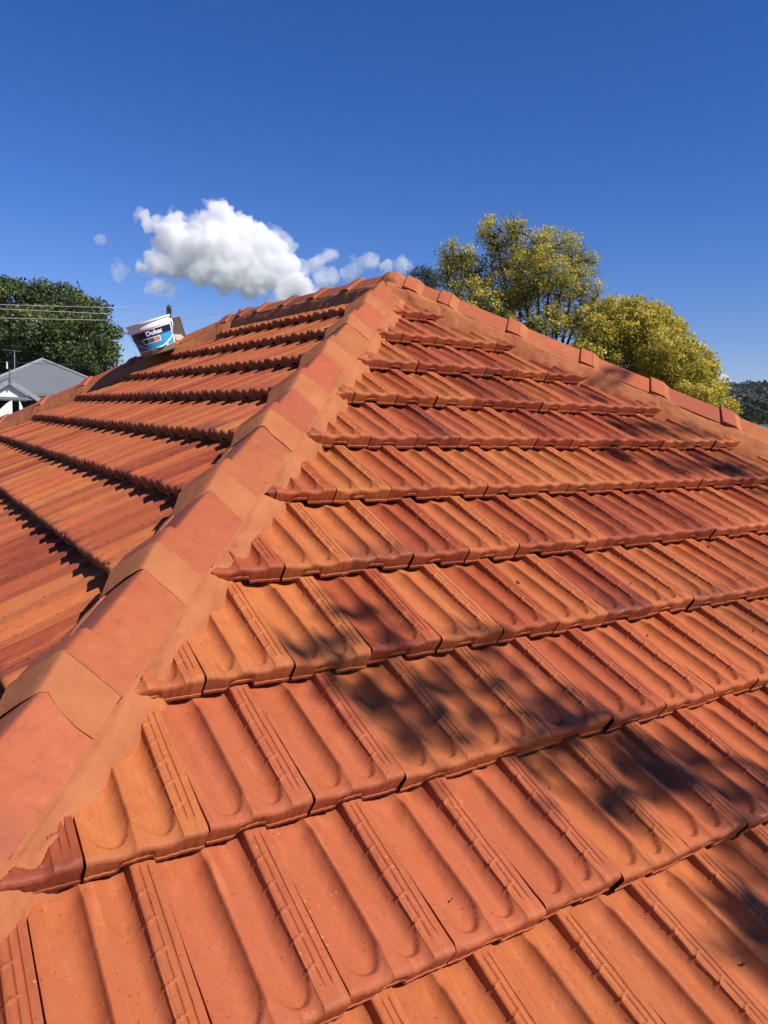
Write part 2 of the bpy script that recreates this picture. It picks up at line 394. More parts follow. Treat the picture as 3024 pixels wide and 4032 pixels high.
tile_slope('tiled_slope', (0, -1, 0), (-math.cos(tl), 0, -math.sin(tl)), (-math.sin(tl), 0, math.cos(tl)), [(k, .26+GL*k) for k in range(0, 19)],
           lambda k: (.1 if k % 2 else .6)*W_, inL, lodL, HOUSE, 'left slope of ribbed tiles with dark shadow bands under each course', gauge=GL, flash=.22)
tr = math.atan(TR)
def inR(P, m):
    x, y = P[0], P[1]; return (x > 0-m) & (y > -x/BB-m) & (y < RID+x*EE/BB+m) & (x < -BB*EAVE_Y)
tile_slope('tiled_slope', (0, 1, 0), (math.cos(tr), 0, -math.sin(tr)), (math.sin(tr), 0, math.cos(tr)), [(k, .26+GL*k) for k in range(0, 19)],
           lambda k: (.1 if k % 2 else .6)*W_, inR, lambda d, f, c: 3, HOUSE, 'right slope of tiles beyond the right hip', gauge=GL)
tb = math.atan(TB)
def inB(P, m):
    x, y = P[0], P[1]-RID; return (y > -m) & (x > -AA/EE*y-m) & (x < BB/EE*y+m) & (y < 6.3)
tile_slope('tiled_slope', (-1, 0, 0), (0, math.cos(tb), -math.sin(tb)), (0, math.sin(tb), math.cos(tb)), [(k, .26+GL*k) for k in range(0, 21)],
           lambda k: (.1 if k % 2 else .6)*W_, inB, lambda d, f, c: 3, HOUSE, 'back slope of tiles beyond the ridge', gauge=GL)
# sarking under the tiles (dark felt on the rafters)
M_FELT = plain('dark_felt', (.035, .028, .025), .9)
dz = -.045
LX, RX = AA*EAVE_Y, -BB*EAVE_Y
zE = T*EAVE_Y
P = [(0, 0, dz), (0, RID, dz), (LX, EAVE_Y, zE+dz), (RX, EAVE_Y, zE+dz), (RX, RID+6.3*EE, zE+dz), (LX, RID+6.3*EE, zE+dz)]
mesh_obj('sarking', np.array(P), [(0, 2, 3), (0, 1, 5, 2), (0, 3, 4, 1), (1, 4, 5)], M_FELT, HOUSE, False)
# walls, soffit, gutter
M_BRICK, ntb, bb = new_mat('pale_brick'); co = coords(ntb)
bt = N(ntb, 'ShaderNodeTexBrick'); bt.inputs['Scale'].default_value = 4; bt.inputs['Color1'].default_value = (.45, .30, .20, 1); bt.inputs['Color2'].default_value = (.36, .22, .15, 1); bt.inputs['Mortar'].default_value = (.4, .38, .34, 1)
mp = N(ntb, 'ShaderNodeMapping'); mp.inputs['Rotation'].default_value = (math.pi/2, 0, 0); ntb.links.new(co, mp.inputs[0]); ntb.links.new(mp.outputs[0], bt.inputs['Vector']); ntb.links.new(bt.outputs[0], bb.inputs['Base Color'])
BY = RID+6.3*EE
mb = MB(); mb.box(((LX+RX)/2, (EAVE_Y+BY)/2, (GND+zE-.2)/2), (RX-LX-1.2, BY-EAVE_Y-1.2, zE-.2-GND)); mb.build('wall', M_BRICK, HOUSE)
M_CREAM = plain('cream_paint', (.62, .55, .42), .5, var=.05)
mb = MB(); mb.box(((LX+RX)/2, (EAVE_Y+BY)/2, zE-.16), (RX-LX, BY-EAVE_Y, .05)); mb.build('soffit', M_CREAM, HOUSE)
for c, s in ((((LX+RX)/2, EAVE_Y-.06, zE-.09), (RX-LX+.26, .12, .12)), (((LX+RX)/2, BY+.06, zE-.09), (RX-LX+.26, .12, .12)), ((LX-.06, (EAVE_Y+BY)/2, zE-.091), (.12, BY-EAVE_Y, .12)), ((RX+.06, (EAVE_Y+BY)/2, zE-.091), (.12, BY-EAVE_Y, .12))):
    mb = MB(); mb.box(c, s); mb.build('gutter', M_CREAM, HOUSE)
# ------------------------------------------------------------------ hip and ridge caps
def nz(a, b, c, sc, amp): return amp*mnoise.noise(Vector((a*sc, b*sc, c*sc)))
CAPC = [(.47, .122, .055), (.45, .115, .052), (.48, .130, .056), (.39, .098, .054), (.46, .120, .054), (.48, .135, .060)]
SL_ = HOUSE
def sweep(name, ss, prof, mat, parent, frame, col=None, close=True):
    """ss list of s; prof(s)-> list of (q,z)"""
    V = []; 
    for s in ss:
        for q, z in prof(s): V.append(frame(s, q, z))
    n = len(prof(ss[0])); m = len(ss)
    F = [(i*n+k, i*n+k+1, (i+1)*n+k+1, (i+1)*n+k) for i in range(m-1) for k in range(n-1)]
    if close:
        F += [(i*n+n-1, i*n, (i+1)*n, (i+1)*n+n-1) for i in range(m-1)]
        F += [tuple(range(n)), tuple(range((m-1)*n+n-1, (m-1)*n-1, -1))]
    return mesh_obj(name, np.array(V), F, mat, parent, True, col=None if col is None else np.tile(np.array(col), (len(V), 1)), sharp=35)
def hip(O, d, noses, mA, mB, s_end, seed, fine=True, Q0=0., H=.132, BL=.042, CL=.020):
    O = np.array(O, float); d = np.array(d, float); dl = np.linalg.norm(d); d = d/dl
    q = np.cross(d, (0, 0, 1)); q /= np.linalg.norm(q)        # points to the right going down
    def frame(s, Q, Z): return O+d*s+q*(Q+Q0)+np.array([0, 0, Z])
    QE = .108
    def edgez(sgn): return H-.082
    NEARQ_ = Q0 != 0; RIGHTS_ = -1
    def planez(sg, Q):
        return -mA*(Q*sg+Q0) if sg*Q+Q0 > 0 else mB*(sg*Q+Q0)
    def outer(l, grow=0):
        pts = []
        for Q in (-1, -.72, -.36, -.12, -.04, 0, .04, .12, .36, .72, 1):
            e = edgez(1 if Q > 0 else -1)-.004
            a = abs(Q)
            z = H-(H-e)*a-(.004*math.exp(-(a/.05)**2))
            Qq = Q*(QE+grow+l*.6)
            pts.append((Qq, z+l+.002*math.sin(math.pi*a)))
        return pts
    def inner(l):
        return [(Q*.90, z-.014) for Q, z in outer(l)][::-1]
    tops = [0]+list(noses)
    for i, sn in enumerate(noses):
        s0 = tops[i]-(.06 if i else -.02)
        c = CAPC[(i*5+seed) % len(CAPC)]; c = tuple(x*(1+rng.normal(0, .05)) for x in c)
        gl = .078
        tilt = rng.normal(0, .004); kq = rng.normal(0, .004)
        def lift(s):
            if s > sn-gl: return CL
            if s > sn-gl-.010: return .006+(CL-.006)*((s-(sn-gl-.010))/.010)
            return .006*max(0, (s-s0)/(sn-s0))
        ss = sorted(set([s0]+list(np.arange(s0+.04, sn-gl-.016, .04))+[sn-gl-.014, sn-gl-.010, sn-gl-.005, sn-gl, sn-gl+.005, sn-.006, sn]))
        def prof(s):
            l = lift(s); l2 = l-(.002 if s >= sn-.001 else 0)
            o_ = outer(l2); i_ = inner(l2)
            t_ = (s-s0)*tilt
            return [(a+kq+t_+nz(s, a, seed+i, 9, .0015), b+nz(s+5, a, seed+i, 7, .002)) for a, b in o_]+[(a+kq+t_, b) for a, b in i_]
        o = sweep('hip_cap', ss, prof, M_CAP, SL_, frame, c)
        # mortar bevel below the nose
        ln = BL*rng.uniform(.85, 1.15)
        def lf(s):
            t_ = (s-sn)/ln; return (CL-.003)*(1-t_)**1.1+.0015-.008*(t_ > .98)
        def profm(s):
            o_ = outer(lf(s), .002); i_ = inner(lf(s)-.004)
            return [(a+nz(s, a, seed+i+.5, 30, .002), b+nz(s, a, seed+i+3, 28, .002)) for a, b in o_]+i_
        if sn+ln < s_end:
            V = []; ss2 = list(np.linspace(sn-.004, sn+ln, 9))
            nn = None
            for s in ss2:
                pr = profm(s); nn = len(pr)
                for a, b in pr:
                    ja = 1+nz(a*9, seed+i, 0, 3.0, .22)
                    V.append(frame(sn+(s-sn)*(ja if s > sn else 1), a, b))
            m = len(ss2)
            F = [(i2*nn+k, i2*nn+k+1, (i2+1)*nn+k+1, (i2+1)*nn+k) for i2 in range(m-1) for k in range(nn-1)]+[tuple(range(nn)), tuple(range((m-1)*nn+nn-1, (m-1)*nn-1, -1))]
            mesh_obj('mortar_joint', np.array(V), F, M_MORTAR, SL_, True, sharp=35)
    # bedding each side
    for sg in (1, -1):
        mm = mA if sg > 0 else mB
        ss = np.arange(.0, s_end, .012 if fine else .04)
        V = []; nq = 10
        for s in ss:
            # nearest nose: bedding swells under collars
            dn = min((abs(s-(sn-.02)) for sn in noses), default=9)
            sw = .012*math.exp(-(dn/.06)**2)
            wide = (.050 if NEARQ_ else .046)+nz(s, sg*3, seed, 4, .012)+nz(s, sg*7, seed, 17, .006)
            lap = (.020 if NEARQ_ and sg == RIGHTS_ else .008)+max(0, nz(s, sg*5, seed+2, 9, .008))+nz(s, sg*5, seed+4, 60, .004)
            zt = planez(sg, QE+wide)
            po = frame(s, sg*(QE+wide), 0)
            zs = [T*po[1], TL*po[0], -TR*po[0], -TB*(po[1]-RID)]; fi = int(np.argmin(zs))
            vf = ((-po[1]/ct-SF0)/G_) if fi == 0 else (((-po[0]/math.cos(tl) if fi == 1 else (po[0]/math.cos(tr) if fi == 2 else (po[1]-RID)/math.cos(tb)))-.26)/GL)
            zt += .004+.050*(vf % 1.0)
            zc = edgez(sg)-.004+sw
            for k in range(nq):
                if k == 0: Q, z = QE-lap, edgez(sg)-.004+.76*lap-.001
                elif k == 1: Q, z = QE-lap+.003, edgez(sg)-.004+.76*lap+.0025+sw*.3
                elif k == 2: Q, z = QE+.006+sw*.7, zc-.002
                elif k == nq-1: Q, z = QE+wide+.008, zt-.085
                else:
                    f_ = (k-2)/(nq-4); Q = QE+.006+(wide-.006)*f_+sw*(1-f_)*.7; z = zc+(zt-zc)*(f_**(1.5 if NEARQ_ else 1.15))
                if k > 1:
                    Q += nz(s*1.0, k*.3, sg+seed, 14, .006)+nz(s, k*.1, sg+seed, 45, .0035); z += nz(s, k*.1, sg-seed, 20, .004)
                V.append(frame(s, sg*Q, z))
        m = len(ss)
        F = [(i*nq+k, i*nq+k+1, (i+1)*nq+k+1, (i+1)*nq+k) for i in range(m-1) for k in range(nq-1)]
        if sg > 0: F = [f[::-1] for f in F]
        mesh_obj('mortar_bedding', np.array(V), F, M_MORTAR, SL_, True)
    return frame
def ext(l, e, st_=.445):
    l = list(l)
    while l[-1]+st_ < e: l.append(l[-1]+st_)
    return l
def slope_m(q, plane):    # z drop per metre along q for plane normal form z = gx*x+gy*y
    return -(plane[0]*q[0]+plane[1]*q[1])
def planes_for(d):
    d = np.array(d, float); d /= np.linalg.norm(d); q = np.cross(d, (0, 0, 1)); return q/np.linalg.norm(q)
pF, pL, pR, pB = (0, T), (TL, 0), (-TR, 0), (0, -TB)
d1 = (-AA, -1, -T); q1 = planes_for(d1)      # near hip: right going down is L side
d2 = (BB, -1, -T); q2 = planes_for(d2)
d3 = (-AA, EE, -T); q3 = planes_for(d3)
d4 = (BB, EE, -T); q4 = planes_for(d4)
d5 = (0, 1, 0); q5 = planes_for(d5)
def mpair(q, pa, pb): return slope_m(q, pa), slope_m(-q, pb)
LEN = math.sqrt(AA**2+1+T**2)*6.3
NEARQ = .042          # the caps of the near hip sit a little towards the left slope
a_, b_ = (pL, pF) if slope_m(q1, pL) > 0 else (pF, pL)
hip((0, 0, 0), d1, ext([.53, .96, 1.42, 1.884, 2.28, 2.768, 3.19, 3.62, 4.06], LEN-.1), *mpair(q1, a_, b_), LEN, 1, True, NEARQ, .098, .10, .028)
a_, b_ = (pR, pF) if slope_m(q2, pR) > 0 else (pF, pR)
hip((0, 0, 0), d2, ext([.19, .412, .856, 1.308, 1.728, 2.136], LEN-.1, .43), *mpair(q2, a_, b_), LEN-.2, 2)
a_, b_ = (pL, pB) if slope_m(q3, pL) > 0 else (pB, pL)
hip((0, RID, 0), d3, ext([.224, .72, 1.2, 1.696, 2.188], LEN-.1, .48), *mpair(q3, a_, b_), LEN-.1, 3)
a_, b_ = (pR, pB) if slope_m(q4, pR) > 0 else (pB, pR)
hip((0, RID, 0), d4, ext([.4], LEN-.1), *mpair(q4, a_, b_), LEN-.2, 4, False)
a_, b_ = (pL, pR) if slope_m(q5, pL) > 0 else (pR, pL)
hip((0, 0, 0), d5, [.412, .88, 1.36, 1.83, 2.2], *mpair(q5, a_, b_), RID, 5, True, 0., .122)
# mortar lump closing the apex and the far end of the ridge
def blob(name, c, r, amp, sc, mat, parent, seed=0, n=24, label=None):
    V = []; F = []
    for i in range(n+1):
        th = math.pi*i/n
        for j in range(2*n):
            ph = math.pi*j/n
            u = np.array([math.sin(th)*math.cos(ph), math.sin(th)*math.sin(ph), math.cos(th)])
            k = 1+amp*mnoise.noise(Vector(tuple(u*sc+seed)))+amp*.4*mnoise.noise(Vector(tuple(u*sc*3+seed)))
            V.append(np.array(c)+u*np.array(r)*k)
    for i in range(n):
        for j in range(2*n):
            j2 = (j+1) % (2*n); F.append((i*2*n+j, (i+1)*2*n+j, (i+1)*2*n+j2, i*2*n+j2))
    return mesh_obj(name, np.array(V), F, mat, parent, True)
blob('mortar_apex', (0.0, -.01, .045), (.085, .095, .082), .12, 1.2, M_MORTAR, HOUSE, 3)
blob('mortar_apex', (0, RID, .03), (.09, .09, .095), .2, 1.6, M_MORTAR, HOUSE, 9)
# ------------------------------------------------------------------ ground
m_grass, ntg, bgs = new_mat('lawn'); co = coords(ntg)
ntg.links.new(mix(ntg, noise_n(ntg, co, .35, 8, .7), (.055, .085, .025), (.11, .12, .05)), bgs.inputs['Base Color']); bgs.inputs['Roughness'].default_value = .9
# one ground sheet reaching the horizon, lifting into a wooded ridge in the north-east
def hill_h(x, y):
    dx, dy = x-CAMP[0], y-CAMP[1]; r = math.hypot(dx, dy)
    brg = math.degrees(math.atan2(dx, dy))
    k = min(1, max(0, (r-170)/420)); k = k*k*(3-2*k)
    side = 1/(1+math.exp(-(brg-44)/3.0))*(1/(1+math.exp((brg-110)/8)))
    return GND+k*side*(26+2.5*math.sin(brg*.35)+6*mnoise.noise(Vector((x*.004, y*.004, 0)))+2.0*mnoise.noise(Vector((x*.02, y*.02, 3))))
gx = np.concatenate([-np.geomspace(9000, 60, 14), np.linspace(-40, 700, 60), np.geomspace(760, 9000, 12)])
gy = np.concatenate([-np.geomspace(9000, 60, 14), np.linspace(-40, 700, 60), np.geomspace(760, 9000, 12)])
V = [(x, y, hill_h(x, y)) for y in gy for x in gx]; nx = len(gx)
F = np.array([(j*nx+i, j*nx+i+1, (j+1)*nx+i+1, (j+1)*nx+i) for j in range(len(gy)-1) for i in range(nx-1)])
tag(mesh_obj('ground', np.array(V), F, m_grass, None, True), kind='structure')
# ------------------------------------------------------------------ leaves and trees
def leaf_mat(name, tint=1.0, trans=.35, rough=.5):
    m = bpy.data.materials.new(name); m.use_nodes = True; nt = m.node_tree; nt.nodes.clear()
    a = N(nt, 'ShaderNodeAttribute', attribute_name='tc')
    p = N(nt, 'ShaderNodeBsdfPrincipled'); p.inputs['Roughness'].default_value = rough; p.inputs['Specular IOR Level'].default_value = .35
    tl_ = N(nt, 'ShaderNodeBsdfTranslucent'); mx = N(nt, 'ShaderNodeMixShader'); mx.inputs[0].default_value = trans
    o = N(nt, 'ShaderNodeOutputMaterial')
    nt.links.new(a.outputs['Color'], p.inputs['Base Color']); nt.links.new(a.outputs['Color'], tl_.inputs['Color'])
    nt.links.new(p.outputs[0], mx.inputs[1]); nt.links.new(tl_.outputs[0], mx.inputs[2]); nt.links.new(mx.outputs[0], o.inputs[0])
    return m
M_LEAF = leaf_mat('leaf', trans=.5)
M_LEAFD = leaf_mat('dark_leaf', trans=.2)
M_BARK = plain('bark', (.10, .075, .055), .9, var=.3, scale=6, bmp=.02)
M_BARKL = plain('pale_bark', (.22, .18, .14), .9, var=.3, scale=6, bmp=.02)
def leaves(centers, dirs, n_each, spread, size, cols, colw, aspect=.5):
    """leaf quads around clump centres -> V,F,C"""
    cen = np.repeat(centers, n_each, 0); n = len(cen)
    sp = np.repeat(np.broadcast_to(np.asarray(spread, float).reshape(-1, 1) if np.ndim(spread) else spread, (len(centers), 1)), n_each, 0)
    d = rng.normal(size=(n, 3)); d /= np.linalg.norm(d, axis=1)[:, None]
    r = rng.random(n)**.5
    P = cen+d*r[:, None]*sp*np.array([1, 1, .75])
    a = d*.6+rng.normal(size=(n, 3))*.7+np.array([0, 0, .25]); a /= np.linalg.norm(a, axis=1)[:, None]
    b = np.cross(a, rng.normal(size=(n, 3))); b /= np.linalg.norm(b, axis=1)[:, None]
    L = size*rng.uniform(.6, 1.35, n)[:, None]; Wd = L*aspect
    t_ = np.cross(a, b)
    v0 = P; v1 = P+t_*L*.5+b*Wd*.5; v2 = P+t_*L; v3 = P+t_*L*.5-b*Wd*.5
    V = np.stack([v0, v1, v2, v3], 1).reshape(-1, 3)
    F = np.arange(4*n).reshape(n, 4)
    ci = np.repeat(rng.choice(len(cols), len(centers), p=colw), n_each)
    C = np.array(cols)[ci]*(1+rng.normal(0, .16, n))[:, None]
    C = np.clip(C, .004, .9); C = np.repeat(C, 4, 0)
    return V, F, C
def crown_points(blobs, n, surf=.55):
    """clump centres inside ellipsoids (mostly near the surface)"""
    out = []; ws = np.array([b[1][0]*b[1][1]+b[1][0]*b[1][2] for b in blobs]); ws = ws/ws.sum()
    for (c, r), w_ in zip(blobs, ws):
        k = max(3, int(n*w_)); d = rng.normal(size=(k, 3)); d /= np.linalg.norm(d, axis=1)[:, None]
        rr = surf+(1-surf)*rng.random(k)**.6
        out.append(np.array(c)+d*rr[:, None]*np.array(r))
    return np.concatenate(out)
def tree(base, blobs, label, group=None, n_clump=300, n_leaf=60, spread=.35, size=.09, cols=None, colw=None, tip=None, mat=None, bark=None, trunk_r=.22, cat='tree', n_br=60, surf=.55, name='tree', aspect=.5, wood_in=.12):
    base = np.array(base, float); t = empty(name, tuple(base)); tag(t, label, cat, group)
    allc = np.mean([b[0] for b in blobs], 0)
    mb = MB(); fork = base+(allc-base)*.45; fork[0:2] = base[0:2]+(allc-base)[0:2]*.2
    mb.tube([base, base+(fork-base)*.5+rng.normal(0, .05, 3), fork], [trunk_r, trunk_r*.8, trunk_r*.7], 10)
    pts = crown_points(blobs, n_clump, surf)
    hubs = []
    for c, r in blobs:
        c = np.array(c, float); lo = c-np.array([0, 0, r[2]*.6])
        mid = fork+(lo-fork)*.5+np.array([0, 0, .1])*np.linalg.norm(lo-fork)
        mb.tube([fork, mid+rng.normal(0,.12,3), lo, c], [trunk_r*.35, trunk_r*.17, trunk_r*.10, trunk_r*.04], 7); hubs += [lo, c]
    hubs = np.array(hubs)
    sel = rng.choice(len(pts), min(n_br, len(pts)), replace=False)
    for i in sel:
        p = pts[i]; h = hubs[np.argmin(np.linalg.norm(hubs-p, axis=1))]
        m1 = h+(p-h)*.5+rng.normal(0, .08, 3)*np.linalg.norm(p-h); L = np.linalg.norm(p-h)
        rr = trunk_r*.12
        mb.tube([h, m1, p], [rr, rr*.7, rr*.25], 5)
        for k in range(2):
            e = p+rng.normal(0, .22, 3)*max(.5, L*.5); mb.tube([m1+(p-m1)*rng.random(), e], [rr*.45, rr*.15], 4)
    mb.build('trunk', bark or M_BARK, t, True)
    V, F, C = leaves(pts, None, n_leaf, spread, size, cols, colw, aspect)
    if tip is not None:       # flower or new-growth tips outside the crown, brightened to paint in sunlit highlights
        tc, frac, tsize, tn = tip
        cc = np.array([b[0] for b in blobs]); rr_ = np.array([b[1] for b in blobs])
        q = pts; dd = np.min(np.linalg.norm((q[:, None]-cc[None])/rr_[None]*1.0, axis=2), 1)
        o_ = q[(dd > .80)]
        k = rng.random(len(o_)) < frac; o_ = o_[k]
        if len(o_):
            # push outwards and up
            o2 = o_+np.array([0, 0, spread*.55])
            V2, F2, C2 = leaves(o2, None, tn, spread*.7, tsize, tc, np.ones(len(tc))/len(tc), .7)
            F = np.concatenate([F, F2+len(V)]); V = np.concatenate([V, V2]); C = np.concatenate([C, C2])
    mesh_obj('crown', V, F, mat or M_LEAF, t, False, C)
    return t
def blob_at(px, py, dist, rx, rz, ry=None):
    s = dist/FOC
    return (at(px, py, dist), (rx*s, (ry or rx)*s, rz*s))
YG = [(.36, .33, .055), (.24, .245, .045), (.50, .43, .075), (.15, .165, .038)]; YW = [.35, .3, .2, .15]
YT = [(.62, .50, .075), (.48, .42, .06), (.70, .58, .13)]
D1, D2 = 18., 14.5
bl = [blob_at(px, py, D1+dd, rx, rz) for px, py, rx, rz, dd in [
    (1790, 1010, 70, 45, 0), (1870, 1080, 95, 60, .6), (1960, 935, 80, 50, 0), (2030, 1010, 110, 75, .4), (2120, 1075, 120, 90, -.5), (2170, 985, 105, 55, 0),
    (2265, 1040, 80, 80, .3), (2290, 1160, 70, 80, 0), (2210, 1130, 80, 60, -.4), (1990, 1180, 130, 80, .4), (2340, 1185, 50, 40, 0), (1900, 1230, 90, 60, -.3), (2100, 1290, 130, 60, 0), (1790, 1130, 60, 50, .5), (1960, 1300, 100, 50, 0), (2030, 890, 45, 30, 0), (1760, 1055, 45, 35, 0), (2340, 1330, 70, 50, .3), (1850, 1180, 80, 60, 0), (1840, 1280, 90, 50, 0), (2200, 1240, 70, 60, 0), (2380, 1260, 60, 50, 0), (2300, 1250, 85, 60, 0), (2290, 1290, 90, 60, 0), (2350, 1320, 60, 50, .2), (2040, 1130, 100, 90, .5)]]
tree(np.append(at(2150, 1640, D1)[:2], GND), bl, 'tall airy yellow-green tree with bare dark branches showing, behind the right hip', None,
     1000, 38, .27, .070, YG, YW, (YT, .85, .060, 44), trunk_r=.24, n_br=420, surf=.35, bark=M_BARK, aspect=.34)
bl = [blob_at(px, py, D2+dd, rx, rz) for px, py, rx, rz, dd in [
    (2500, 1235, 60, 40, 0), (2480, 1320, 110, 80, 0), (2590, 1310, 100, 70, .4), (2620, 1410, 120, 90, -.4), (2440, 1430, 130, 90, .4), (2710, 1470, 100, 85, 0), (2770, 1560, 90, 60, 0),
    (2560, 1520, 130, 80, .3), (2680, 1590, 120, 60, -.3), (2360, 1400, 90, 70, 0), (2530, 1270, 80, 60, 0), (2840, 1620, 50, 28, 0), (2300, 1450, 90, 60, .3), (2380, 1320, 75, 60, 0), (2430, 1240, 50, 45, .5), (2330, 1380, 70, 60, 0)]]
tree(np.append(at(2560, 1700, D2)[:2], GND), bl, 'dense rounded bright yellow-green tree lower down, right of the airy tree', None,
     1300, 48, .20, .058, [(.45, .42, .05), (.31, .31, .045), (.60, .53, .075), (.19, .21, .038)], YW, (YT, .95, .054, 55), trunk_r=.2, n_br=160, surf=.5, bark=M_BARK, aspect=.45)
bl = [blob_at(px, py, 30, rx, rz) for px, py, rx, rz in [(1660, 1080, 38, 28), (1700, 1100, 42, 35), (1690, 1150, 45, 40)]]
tree(np.append(at(1690, 1640, 30)[:2], GND), bl, 'small grey-green treetop peeping over the roof just right of the apex', None,
     70, 46, .30, .10, [(.10, .11, .045), (.075, .085, .04)], [.5, .5], None, trunk_r=.16, n_br=30, surf=.3, aspect=.35)
DG = [(.070, .100, .022), (.105, .130, .028), (.045, .066, .018), (.150, .160, .036)]; DW = [.35, .3, .2, .15]
bl = [blob_at(px, py, 46+dd, rx, rz) for px, py, rx, rz, dd in [
    (60, 1180, 120, 75, 0), (210, 1190, 110, 75, 1), (330, 1240, 90, 70, 0), (390, 1330, 75, 70, 0), (400, 1410, 60, 55, 0), (280, 1350, 120, 100, -1.5), (130, 1320, 140, 110, -1.5), (0, 1330, 130, 110, 0), (-120, 1250, 130, 110, 0), (340, 1450, 80, 50, 0), (200, 1440, 120, 60, 0), (60, 1430, 120, 60, 0), (-110, 1400, 120, 90, 0)]]
tree(np.append(at(200, 1640, 46)[:2], GND), bl, 'big dark green broad-leaved tree behind the grey-roofed house', None,
     900, 80, .62, .20, DG, DW, None, mat=M_LEAFD, trunk_r=.5, n_br=60, surf=.6, aspect=.6)
# the tree behind the photographer whose crown dapples the front slope
def hitS(x, y): return np.array([x, y, T*y+.02])
spots = [(-1.58,-2.31,.10),(-1.74,-2.41,.07),(-1.30,-2.50,.13),(-1.58,-2.50,.10),(-1.62,-2.68,.14),(-1.68,-2.57,.10),(-1.40,-2.68,.15),(-1.24,-2.72,.12),(-1.36,-2.80,.12),(-1.15,-2.82,.14),(-1.06,-2.87,.12),(-.99,-2.92,.14),(-1.25,-2.93,.08),
         (-.91,-3.01,.12),(-1.12,-3.22,.14),(-1.16,-3.28,.12),(-1.0,-3.2,.14),(.48,-1.71,.13),(.75,-1.74,.12),(.95,-1.76,.14),(.51,-1.13,.10),(.49,-1.40,.13),(.75,-1.42,.10),(1.0,-1.46,.12),(1.05,-1.87,.14),(.82,-.97,.09),(1.25,-1.95,.15),(.25,-1.62,.08)]
cen = []; 
for x, y, r in spots:
    dd = 7.0+rng.uniform(-.8, .8); cen.append((hitS(x, y)+SUND*dd, r*1.0))
cpt = np.array([c for c, _ in cen]); crd = np.array([r for _, r in cen])
tb0 = empty('tree', tuple((hitS(-.2, -2.5)+SUND*7.0+np.array([2.4, -2.6, 0]))[:2])+(GND,)); tag(tb0, 'leafy garden tree behind the photographer that dapples the front slope', 'tree')
tbase = np.array(tb0.location)
V, F, C = leaves(cpt, None, 36, crd*1.0, .075, DG, DW, .6)
extra = crown_points([(np.array([tbase[0], tbase[1], cpt[:, 2].mean()-.2])+np.array([dx, dy, dz_]), (1.3, 1.3, .9)) for dx, dy, dz_ in [(0, 0, .5), (1.4, -.5, 0), (.3, -1.5, .2), (1.2, -1.6, .6)]], 200)
V2, F2, C2 = leaves(extra, None, 50, .25, .09, DG, DW, .5)
F = np.concatenate([F, F2+len(V)]); V = np.concatenate([V, V2]); C = np.concatenate([C, C2])
mesh_obj('crown', V, F, M_LEAFD, tb0, False, C)
mb = MB(); top_ = np.array([tbase[0], tbase[1], cpt[:, 2].mean()-1.0])
mb.tube([tbase, (tbase+top_)/2+np.array([.15, 0, 0]), top_], [.26, .2, .14], 10)
for gsel in ([0, 2, 4, 6], [8, 9, 11, 13], [14, 15, 16], [17, 18, 19, 26], [20, 21, 22, 23]):
    g_ = cpt[gsel].mean(0); mb.tube([top_, top_+(g_-top_)*.5+np.array([0, 0, .2]), g_], [.05, .035, .012], 6)
    for i in gsel: mb.tube([g_, cpt[i]], [.010, .004], 4)
for i in range(0, 200, 6): mb.tube([top_, top_+(extra[i]-top_)*.5+np.array([0, 0, .15]), extra[i]], [.05, .03, .008], 5)
mb.build('trunk', M_BARK, tb0, True)
# ------------------------------------------------------------------ wooded hill
def forest(name, n, gen, size, cols, spread):
    pts = np.array([gen() for _ in range(n)])
    V, F, C = leaves(pts, None, 26, spread, size, cols, [.4, .35, .25], .8)
    return V, F, C
HC = [(.030, .042, .018), (.022, .034, .016), (.045, .055, .022)]
cells = []
for i in range(2600):
    brg = R_(rng.uniform(45, 80)); r = rng.uniform(300, 640)
    x, y = CAMP[0]+r*math.sin(brg), CAMP[1]+r*math.cos(brg); h = hill_h(x, y)
    if h < GND+1: continue
    for k in range(4): cells.append((x+rng.normal(0, 2), y+rng.normal(0, 2), h+rng.uniform(2.0, 6.5)))
cells = np.array(cells)
V, F, C = leaves(cells, None, 16, 2.4, 1.9, HC, [.4, .35, .25], .8)
tag(mesh_obj('hillside_forest', V, F, M_LEAFD, None, False, C), 'dark gum forest covering the distant ridge at the right edge', 'forest', kind='stuff')
mid = [(2870, 1600, 95, 42, 34, 'dark shaded tree just right of the yellow-green tree, below the cables'), (2960, 1590, 110, 50, 38, 'dark rounded tree under the cables at the right edge'), (3040, 1610, 105, 60, 50, 'black-green tree cut by the right edge of the picture'),
       (2945, 1655, 52, 22, 16, 'small mid-green bush crown in front of the dark trees by the teal roof'), (2895, 1650, 58, 24, 18, 'brownish dull bush crown left of the small green one')]
for px, py, dist, rx, rz, lab in mid:
    bs = [blob_at(px+dx, py+dy, dist, rx*.6, rz*.7) for dx, dy in ((-rx*.5, rz*.3), (rx*.4, rz*.2), (0, -rz*.3), (rx*.1, rz*.9))]
    cc = DG[:3] if 'dark' in lab or 'black' in lab else ([(.10, .13, .035)]*3 if 'green' in lab else [(.13, .11, .07)]*3)
    tree(np.append(at(px, 1700, dist)[:2], GND), bs, lab, 'trees below the hill', 90, 40, rx*.2*dist/FOC, rx*.10*dist/FOC+.05, [tuple(x*.7 for x in c) for c in cc] if 'dark' in lab or 'black' in lab else cc, [.4, .3, .3], None, mat=M_LEAFD, trunk_r=.25, n_br=12)
